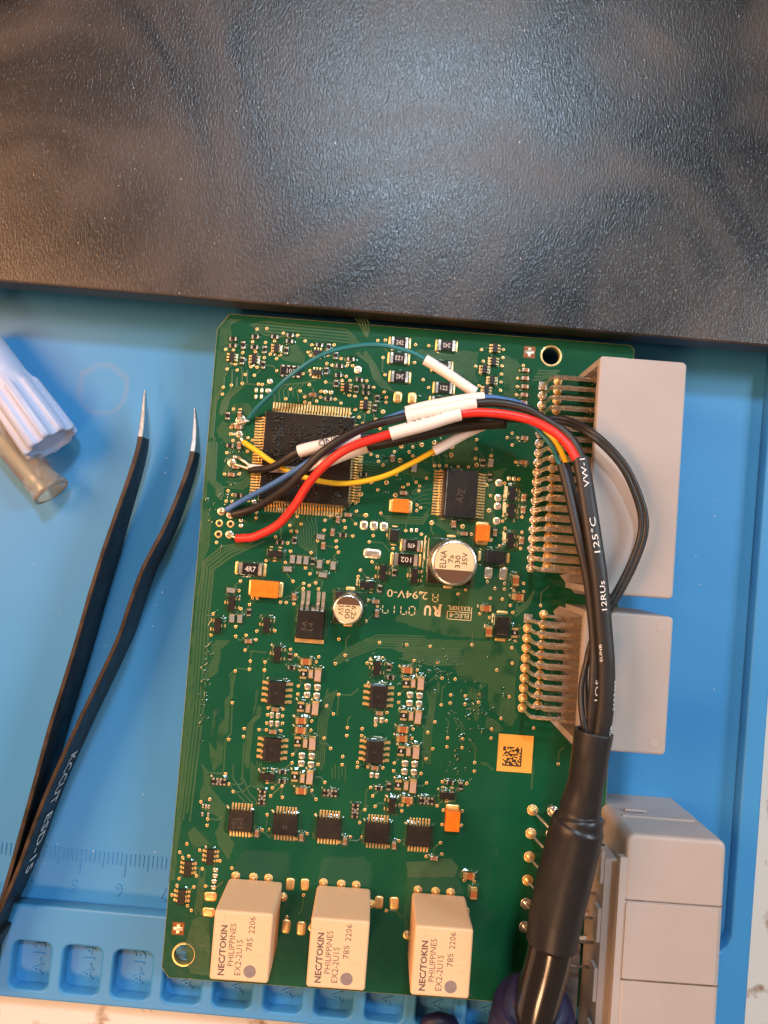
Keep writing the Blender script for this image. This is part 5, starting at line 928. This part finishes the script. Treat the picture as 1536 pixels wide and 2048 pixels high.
# ---------------------------------------------------------------- wiring harness
h0 = (34.07, -88.92, 20)
har = thing('wire_harness', 'black cable fanning out into coloured wires soldered to the board', 'cable', (h0[0], h0[1], 20))
HO = (-h0[0], -h0[1], -20)
def wire(pts, r_, mt, name='wire', sleeves=(), seg=12, label=None, shift=0):
    path = spline(pts, 7)
    m = MB(); m.tube(path, r_, seg); o = m.build(name, mt, har, HO)
    if label: o['label'] = label
    for i0, i1, rr, tx, turn_ in sleeves:
        a, b = i0*7, i1*7
        sub = path[int(a):int(b)+1]
        m = MB(); lo = tube_loops(sub, rr, 16); li = tube_loops(sub, r_*1.02, 16)
        m.loft(lo, 0, False, False, True)
        for k in (0, -1):
            ia, ib = m.add(lo[k]), m.add(li[k])
            for j in range(16): m.face([ia[j], ia[(j+1) % 16], ib[(j+1) % 16], ib[j]], 0)
        m.build('marker_sleeve', 'sleeve', o)
        if tx:
            mid = sub[int(len(sub)*turn_[2])]; t = (sub[min(int(len(sub)*turn_[2])+1, len(sub)-1)]-sub[int(len(sub)*turn_[2])-1]); az = math.atan2(t.y, t.x)
            sd = Vector((-math.sin(az), math.cos(az), 0))
            p = mid+sd*turn_[1]*rr+Vector((0, 0, math.sqrt(max(0, 1-turn_[1]**2))*rr+.06))
            e = Euler((-math.asin(turn_[1]), 0, 0)).to_matrix().to_4x4(); rz = Matrix.Rotation(az+R(turn_[0]), 4, 'Z')
            if turn_[0]: e = Euler((math.asin(turn_[1]), 0, 0)).to_matrix().to_4x4()
            text(tx, rr*1.1, 'black_ink', o, p, (rz @ e).to_euler())
    return o
wire([(-28.00, 26.79, 14), (-25.74, 28.95, 16), (-22.79, 31.25, 18), (-18.22, 34.65, 21), (-11.83, 38.36, 23), (-5.63, 39.97, 24), (0.51, 40.13, 25), (6.61, 38.71, 25), (9.66, 37.17, 25), (14.73, 34.00, 25), (19.80, 30.43, 25), (25.03, 27.86, 24), (29.10, 25.40, 24), (31.54, 23.60, 25), (33.12, 21.78, 25.6), (34.89, 19.07, 27), (36.06, 14.85, 29)],
     .48, 'w_teal', sleeves=[(8, 10, 1.12, '1009 1.27', (180, .93, .5))], label='thin teal wire arching over the upper left of the board')
wire([(-29.01, 21.75, 14.2), (-25.68, 19.47, 16), (-22.29, 17.08, 17.2), (-16.40, 14.07, 17.6), (-7.91, 12.43, 18.2), (0.52, 13.59, 19.5), (6.79, 16.38, 20), (11.74, 18.99, 21), (18.14, 22.47, 21.5), (23.79, 25.10, 22), (26.22, 26.70, 23), (30.22, 25.28, 23.5), (33.61, 22.61, 24.8), (35.64, 20.21, 26), (36.73, 17.69, 27.6), (37.44, 14.85, 29)],
     .58, 'w_yellow', sleeves=[(7, 9, 1.05, '', (0, 0, .5))], label='yellow wire dipping below the square chip')
wire([(-27.60, 15.69, 14), (-25.18, 15.64, 15.6), (-22.81, 15.81, 17.2), (-19.94, 17.00, 19), (-16.30, 18.89, 20.8), (-9.81, 20.32, 21.8), (-3.40, 21.72, 22.2), (2.57, 21.70, 22.4), (7.70, 22.47, 22.8), (14.87, 23.86, 23.2), (26.03, 25.19, 24), (30.94, 24.82, 25), (35.53, 23.29, 27)],
     .80, 'w_black', sleeves=[(4, 6, 1.32, 'GND', (180, .35, .48))], label='black wire under the GND sleeve')
wire([(-2.07, 20.41, 21.2), (3.60, 21.30, 22.3), (7.70, 22.16, 22.8), (14.87, 23.66, 23.2), (20.97, 24.53, 23.6), (26.24, 24.78, 24)], 1.55, 'sheath', name='heat_shrink_sleeve')
wire([(-27.82, 16.34, 14), (-23.07, 15.77, 15.4), (-16.51, 15.55, 16.6), (-12.15, 16.58, 18), (-6.82, 18.56, 19.2), (-1.98, 20.02, 20.2), (2.59, 20.83, 21.2), (10.82, 22.95, 22.4)],
     .72, 'w_white', sleeves=[(3, 5, 1.3, '0', (0, .3, .3))], label='white wire half hidden under the red one')
wire([(-32.79, 7.04, 13.6), (-30.13, 8.40, 14.6), (-27.15, 9.80, 16.4), (-20.25, 12.98, 20.5), (-11.61, 17.66, 25), (-3.52, 22.40, 26), (5.72, 26.16, 26.5), (13.51, 27.90, 27), (21.33, 29.02, 27), (25.54, 28.52, 27), (28.59, 27.75, 26.8), (32.76, 25.47, 26)],
     .62, 'w_blue', sleeves=[(6, 8, 1.15, '', (0, 0, .5))], label='blue wire running diagonally over the square chip')
wire([(-31.23, 6.06, 13.8), (-28.43, 6.66, 15), (-24.91, 7.85, 17), (-19.14, 11.07, 21), (-14.73, 14.92, 24), (-10.54, 18.55, 26), (-3.49, 22.65, 27), (5.68, 25.08, 27.5), (12.42, 26.31, 28), (19.59, 27.62, 28), (24.29, 27.63, 28.5), (29.50, 26.31, 29.2), (32.80, 24.23, 29.8), (36.12, 21.78, 31), (38.07, 19.20, 32), (39.40, 15.60, 33)],
     .84, 'w_black', sleeves=[(7, 9, 1.3, '', (0, 0, .5))], label='black wire running beside the blue wire')
wire([(-30.36, 0.87, 14.2), (-28.43, 0.97, 14.8), (-26.17, 1.29, 15.5), (-21.12, 3.70, 17.5), (-17.17, 7.80, 20), (-14.40, 11.82, 22), (-10.63, 15.69, 24.5), (-5.50, 19.00, 26.5), (2.59, 21.58, 27.5), (9.43, 23.40, 28), (16.49, 25.51, 28), (22.79, 25.63, 28.5), (29.48, 24.33, 29.2), (33.88, 21.78, 31), (36.66, 18.88, 32.2), (38.35, 15.60, 33)],
     .90, 'w_red', sleeves=[(8, 10, 1.36, '1.55 05.1', (0, .95, .5))], label='red wire')
loop_pts = [(32.25, 24.66, 26), (37.42, 24.62, 27.5), (41.77, 20.81, 33), (47.34, 14.79, 33.4), (50.64, 7.63, 33), (51.30, 2.37, 32.8), (49.49, -3.36, 32.8), (46.48, -9.06, 33), (43.55, -13.79, 33), (41.48, -18.59, 32.4), (39.76, -23.35, 32.2), (38.53, -28.39, 33), (38.44, -33.19, 34.5), (39.37, -37.68, 35)]
inward = [(.2, -.3), (-.2, -.75), (-.5, -.6), (-.7, -.4), (-.85, -.15), (-.9, 0), (-.8, .25), (-.75, .35), (-.7, .2), (-.6, 0), (0, 0), (.8, 0), (.8, 0), (.8, 0)]
for k, r_ in ((0, .62), (1, .55)):
    wire([(p[0]+k*q_[0], p[1]+k*q_[1], p[2]) for p, q_ in zip(loop_pts, inward)], r_, 'w_black', label='outer strand of the loop over the grey connector' if k == 0 else 'inner strand of the loop over the grey connector')
def flat_sheath(pts, r_, fl, name, label):
    path = spline(pts, 6); m = MB(); lo = tube_loops(path, r_, 16, fl); m.loft(lo, 0, False, False, True)
    li = tube_loops(path[:3], r_*.85, 16, fl*.9)
    ia, ib, ic = m.add(lo[0]), m.add(li[0]), m.add(li[2])
    for j in range(16):
        k = (j+1) % 16; m.face([ia[j], ia[k], ib[k], ib[j]], 0); m.face([ib[j], ib[k], ic[k], ic[j]], 0)
    o = m.build(name, 'sheath', har, HO); o['label'] = label; return o, path
shl, pl = flat_sheath([(36.66, 15.44, 29), (37.52, 10.21, 30.4), (38.72, 1.42, 32.8), (40.13, -6.18, 33.6), (40.88, -13.69, 34), (41.16, -20.20, 34.4), (40.71, -26.61, 35), (40.27, -32.15, 35), (40.12, -37.68, 35)], 1.32, .62, 'thin_heat_shrink', 'left black shrink tube around teal and yellow wires')
shr, pr = flat_sheath([(38.93, 16.18, 33), (39.64, 9.96, 34), (40.52, 1.39, 35.2), (41.46, -7.01, 35.8), (42.05, -15.35, 36), (42.45, -22.71, 36.2), (42.28, -29.13, 36.2), (41.62, -34.67, 36), (40.74, -38.33, 36)], 1.62, .62, 'thin_heat_shrink', 'right black shrink tube printed in white')
def print_on(o, path, idx, tx, h, w, side=0.0, r_=1.62, fl=.62):
    i = int(idx*(len(path)-2)); p = path[i]; t = (path[i+1]-path[i]).normalized(); az = math.atan2(t.y, t.x)
    sd = Vector((-math.sin(az), math.cos(az), 0)); sl = math.atan2(t.z, math.hypot(t.x, t.y))
    q_ = p+sd*side*r_+Vector((0, 0, fl*r_*math.sqrt(1-side*side)+.07))
    tilt = math.atan(fl*side/math.sqrt(max(.05, 1-side*side)))
    mt = Matrix.Rotation(az, 4, 'Z') @ Matrix.Rotation(-sl, 4, 'Y') @ Matrix.Rotation(-tilt, 4, 'X') @ Matrix.Rotation(R(180), 4, 'Z')
    text(tx, h, 'white_ink', o, q_, mt.to_euler(), width=w)
print_on(shr, pr, .075, 'VW-1', 1.0, 5.6)
print_on(shr, pr, .275, '125°C', 1.15, 6.6, .0)
print_on(shr, pr, .445, '12RUs', 1.0, 5.4, .05)
print_on(shr, pr, .60, 'SUNB', .5, 3.2, -.72)
print_on(shr, pr, .76, '22ARSSS', .5, 5.6, .80)
print_on(shr, pr, .90, 'LISR', .5, 2.6, .80)
print_on(shl, pl, .80, '-1O5-', .8, 6.0, .1, 1.32)
print_on(shl, pl, .42, '- 7ACE', .4, 4.5, .8, 1.32)

# thick heat-shrink over the cable, glossy jacket, navy collar
def sweep(pts, n=8):
    P = spline([p[:3] for p in pts], n); rad = []
    for i in range(len(pts)-1):
        for k in range(n): rad.append(pts[i][3]+(pts[i+1][3]-pts[i][3])*(.5-.5*math.cos(math.pi*k/n)))
    rad.append(pts[-1][3]); return P, rad
def cable_part(name, mt, pts, open0=True, label=None):
    P, rad = sweep(pts); m = MB(); lo = tube_loops(P, rad, 28); 
    if open0:
        li = tube_loops(P[:6], [r_*.90 for r_ in rad[:6]], 28)
        lo = li[::-1]+lo
    m.loft(lo, 0, True, True, True); o = m.build(name, mt, har, HO)
    if label: o['label'] = label
    return o
def q4(p, r_): return (p[0], p[1], p[2], r_)
cable_part('heat_shrink_tube', 'shrink', [q4((40.33, -35.10, 35), 3.55), q4((39.73, -38.60, 35), 3.45), q4((38.84, -44.69, 34.6), 3.3), q4((37.83, -49.76, 34), 3.75), q4((37.62, -51.78, 34), 4.4), q4((37.09, -53.87, 33.8), 4.95), q4((34.94, -63.20, 33), 5.05), q4((33.47, -69.81, 32.6), 4.95), q4((32.67, -74.97, 32.2), 4.75)], True, 'dull black shrink tube with a step')
cable_part('cable_jacket', 'jacket', [q4((33.14, -72.71, 32.3), 4.25), q4((32.26, -78.02, 31.8), 4.2), q4((30.68, -84.91, 31), 4.15), q4((29.22, -92.74, 29.5), 4.1), q4((27.53, -101.85, 27), 4.1)], False, 'glossy black cable jacket')
cable_part('cable_collar', 'navy', [q4((30.51, -87.37, 29.5), 4.4), q4((30.44, -88.10, 28.9), 6.2), q4((30.35, -89.15, 28.4), 7.4), q4((30.13, -91.20, 27.5), 8.1), q4((29.72, -95.92, 26), 8.3), q4((28.78, -103.64, 23), 8.2)], False, 'navy rubber collar at the bottom edge')
MB().tube([Vector((9.22, -104.82, 9)), Vector((10.49, -103.93, 9.6)), Vector((13.27, -103.38, 10)), Vector((16.22, -103.96, 9.6)), Vector((17.69, -105.08, 9))], [.4, 1.6, 2.0, 1.6, .4], 12).build('collar_strap', 'navy', har, HO)
# bare wire ends
for a, b in (((-28.77, 26.26, 13.9), (-31.86, 25.54, 13.6)), ((-29.15, 21.78, 14), (-29.89, 23.14, 13.6)), ((-27.71, 15.91, 14), (-31.79, 17.25, 13.6)), ((-27.71, 16.67, 14), (-30.29, 18.56, 13.6)), ((-30.26, 0.98, 14.2), (-32.10, 1.63, 13.6)), ((-32.32, 7.36, 13.8), (-33.95, 6.39, 13.7)), ((-30.78, 6.27, 13.9), (-31.90, 5.95, 13.7))):
    a, b = Vector(a), Vector(b); MB().tube([a+(a-b)*.3, a, a.lerp(b, .5)+Vector((0, 0, .15)), b], .30, 8).build('bare_wire_end', 'solder', har, HO)

# ---------------------------------------------------------------- tweezers
t0 = (-68.35, -46.82, 4)
tw = thing('tweezers', 'black tweezers with bare steel tips lying left of the board', 'tweezers', (t0[0], t0[1], 4.0))
TO = (-t0[0], -t0[1], -4.0)
def arm(st_, label):
    """stations: (point at mid height, half height, thickness)"""
    P = spline([s_[0] for s_ in st_], 5)
    hh, th = [], []
    for i in range(len(st_)-1):
        for k in range(5):
            t = k/5; hh.append(st_[i][1]*(1-t)+st_[i+1][1]*t); th.append(st_[i][2]*(1-t)+st_[i+1][2]*t)
    hh.append(st_[-1][1]); th.append(st_[-1][2])
    loops = []
    for i, p in enumerate(P):
        t = P[min(i+1, len(P)-1)]-P[max(i-1, 0)]; t.z = 0; t.normalize(); sd = Vector((-t.y, t.x, 0))
        a, b = hh[i], th[i]/2; e = min(.14, b*.5)
        lp = [(-b, -a+e), (-b+e, -a), (b-e, -a), (b, -a+e), (b, a-e), (b-e, a), (-b+e, a), (-b, a-e)]
        loops.append([tuple(p+sd*x+Vector((0, 0, y))) for x, y in lp])
    return P, loops
def arm_parts(st_, split, label):
    P, loops = arm(st_, label)
    k = split*5
    m = MB(); m.loft(loops[:k+1], 0, True, True); tip = m.build('steel_tip', 'steel', tw, TO)
    m = MB(); ids = [m.add(l) for l in loops[k:]]
    for a, b in zip(ids, ids[1:]):
        for i in range(8): m.face([a[i], a[(i+1) % 8], b[(i+1) % 8], b[i]], 1 if i in (4, 5, 6) else 0)
    m.face(ids[0][::-1]); m.face(ids[-1])
    o = m.build('arm', ['tw_black', 'tw_lit_edge'], tw, TO); o['label'] = label
    return P, o
HZ = 9.4
L_st = [((-51.93, 33.94, 9.4), .35, .35), ((-51.97, 28.43, 9.4), 1.4, .9), ((-52.12, 23.28, 9.4), 2.5, 1.1), ((-52.74, 19.25, 9.4), 3.0, 1.0), ((-54.32, 13.34, 9.4), 3.6, .95), ((-56.33, 6.67, 9.4), 4.3, .9), ((-58.97, -2.19, 9.4), 5.1, .9),
        ((-61.69, -11.56, 9.4), 5.2, .9), ((-64.18, -20.88, 9.4), 5.2, .9), ((-67.19, -31.24, 9.4), 5.2, .9), ((-69.77, -39.92, 9.4), 5.2, .9), ((-72.83, -51.80, 9.4), 5.1, .9), ((-75.27, -60.92, 9.4), 5.0, .9), ((-78.10, -71.60, 9.4), 5.0, .9), ((-80.72, -80.63, 9.4), 5.0, .9), ((-84.27, -91.19, 9.4), 5.0, .9)]
R_st = [((-40.74, 29.91, 9.4), .35, .35), ((-40.47, 25.08, 9.4), 1.3, .9), ((-40.64, 20.04, 9.4), 2.5, 1.1), ((-41.38, 16.35, 9.4), 3.0, 1.0), ((-43.21, 10.56, 9.4), 3.6, .95), ((-46.22, 2.79, 9.4), 4.5, .9), ((-50.11, -4.96, 9.4), 4.9, .9),
        ((-53.09, -13.21, 9.4), 5.0, .9), ((-55.62, -20.89, 9.4), 5.0, .9), ((-60.51, -31.69, 9.4), 5.0, .9), ((-64.11, -39.40, 9.4), 5.0, .9), ((-69.36, -51.27, 9.4), 5.0, .9), ((-72.48, -59.32, 9.4), 5.0, .9), ((-75.87, -68.94, 9.4), 5.0, .9), ((-79.49, -77.45, 9.4), 5.0, .9), ((-83.83, -86.97, 9.4), 5.0, .9)]
PL, aL = arm_parts(L_st, 2, 'left tweezer arm')
PR, aR = arm_parts(R_st, 2, 'right tweezer arm printed with white lettering')
MB().box((0, 0, 0), (2.4, 14, 9.6), 0, math.atan2((PR[-1]-PR[-6]).y, (PR[-1]-PR[-6]).x)-R(90)).build('heel', 'tw_black', tw, Vector(TO)+(PL[-1]+PR[-1])/2)
def on_arm(tx, ya, yb, h):
    i = min(range(len(PR)), key=lambda k: abs(PR[k].y-(ya+yb)/2)); p = PR[i]; t = PR[i+3]-PR[i-3]; t.z = 0; t.normalize()
    out = Vector((-t.y, t.x, 0)); out = out if out.x > 0 else -out
    down = Vector((0, 0, -1))
    mt = Matrix((t, down, out)).transposed()
    if mt.determinant() < 0: mt = Matrix((t, -down, out)).transposed()
    text(tx, h, 'white_ink', tw, Vector(TO)+p+out*.66+Vector((0, 0, -.4)), mt.to_euler(), width=abs(ya-yb)*1.05, bold=.0)
on_arm('KCCUT', (-66.19, -45.34, 9.4)[1], (-71.44, -56.64, 9.4)[1], 3.6)
on_arm('ESD-15', (-71.42, -57.72, 9.4)[1], (-76.93, -70.54, 9.4)[1], 3.2)

# ---------------------------------------------------------------- lavender ribbed cap and clear tip cover at the left edge
def axis_thing(name, label, cat, a, b):
    a, b = Vector(a), Vector(b); d = (b-a); o = thing(name, label, cat, (b.x, b.y, 4.0))
    return o, a, b, d.normalized(), (-b.x, -b.y, -4.0)
cp, a, b, d, CO = axis_thing('ribbed_cap', 'pale lavender ribbed plastic cap with its pen barrel at the left edge', 'cap', (-90.24, 47.05, 11), (-71.70, 21.71, 11))
def star(p, r_, depth, n=120, ribs=10):
    sd = d.cross(Vector((0, 0, 1))).normalized(); up = sd.cross(d).normalized(); lp = []
    for k in range(n):
        t = 2*math.pi*k/n; s_ = math.cos(ribs*t+.4); rr = r_*(1-depth*(.5-.5*max(-1, min(1, 4.5*s_))))
        lp.append(tuple(p+sd*rr*math.cos(t)+up*rr*math.sin(t)))
    return lp
Lc = (b-a).length
prof = [(0, 4.6, 0), (Lc*.42, 4.8, 0), (Lc*.46, 4.85, 0), (Lc*.53, 5.3, .02), (Lc*.56, 5.9, .13), (Lc*.8, 6.2, .15), (Lc*.975, 6.35, .15), (Lc*.993, 6.2, .14), (Lc, 5.9, .12), (Lc*1.002, 5.2, .05), (Lc*.985, 4.9, .02), (Lc*.97, 4.0, 0)]
m = MB(); m.loft([star(a+d*t, r_, dp) for t, r_, dp in prof], 0, True, True, True); m.build('cap', 'lavender', cp, CO)
tc_, a, b, d, CO = axis_thing('clear_tip_cover', 'translucent plastic tube with a flared mouth lying beside the ribbed cap', 'tube', (-92.61, 34.80, 8.2), (-72.73, 11.19, 8.2))
Lc = (b-a).length
prof = [(0, 3.6), (Lc*.80, 3.7), (Lc*.81, 3.55), (Lc*.90, 3.55), (Lc*.91, 3.8), (Lc*.955, 3.9), (Lc*.97, 4.1), (Lc, 4.15), (Lc, 3.5), (Lc*.93, 3.2), (Lc*.6, 3.0), (0, 2.9)]
m = MB(); m.loft([star(a+d*t, r_, 0, 36) for t, r_ in prof], 0, False, False, True); m.build('tube_wall', 'frosted', tc_, CO)
sd = d.cross(Vector((0, 0, 1))).normalized(); up = sd.cross(d).normalized()
for k in (.1, .95, 1.9):
    p0 = a+d*Lc*.83+(sd*math.cos(k)+up*math.sin(k))*3.65; p1 = a+d*Lc*.92+(sd*math.cos(k)+up*math.sin(k))*3.65
    MB().tube([p0, p1], .28, 6).build('mould_rib', 'frosted', tc_, CO)

# ---------------------------------------------------------------- dust on the mat
dust = MB(); r9 = random.Random(4)
for k in range(26):
    x, y = r9.uniform(-80, -46), r9.uniform(-80, 40); q = r9.uniform(.06, .16)
    if k > 17: x, y = r9.uniform(72, 78), r9.uniform(-60, 30)
    dust.loft([[(x+q*f_*math.cos(j), y+q*f_*1.6*math.sin(j), 4.0+z*q) for j in (0, 1.26, 2.51, 3.77, 5.03)] for f_, z in ((1, .0), (.8, .6), (.3, .9))], 0, False, True)
d_ = dust.build('dust', 'white_ink'); d_['kind'] = 'stuff'; d_['label'] = 'pale dust specks scattered on the blue mat'; d_['category'] = 'dust'
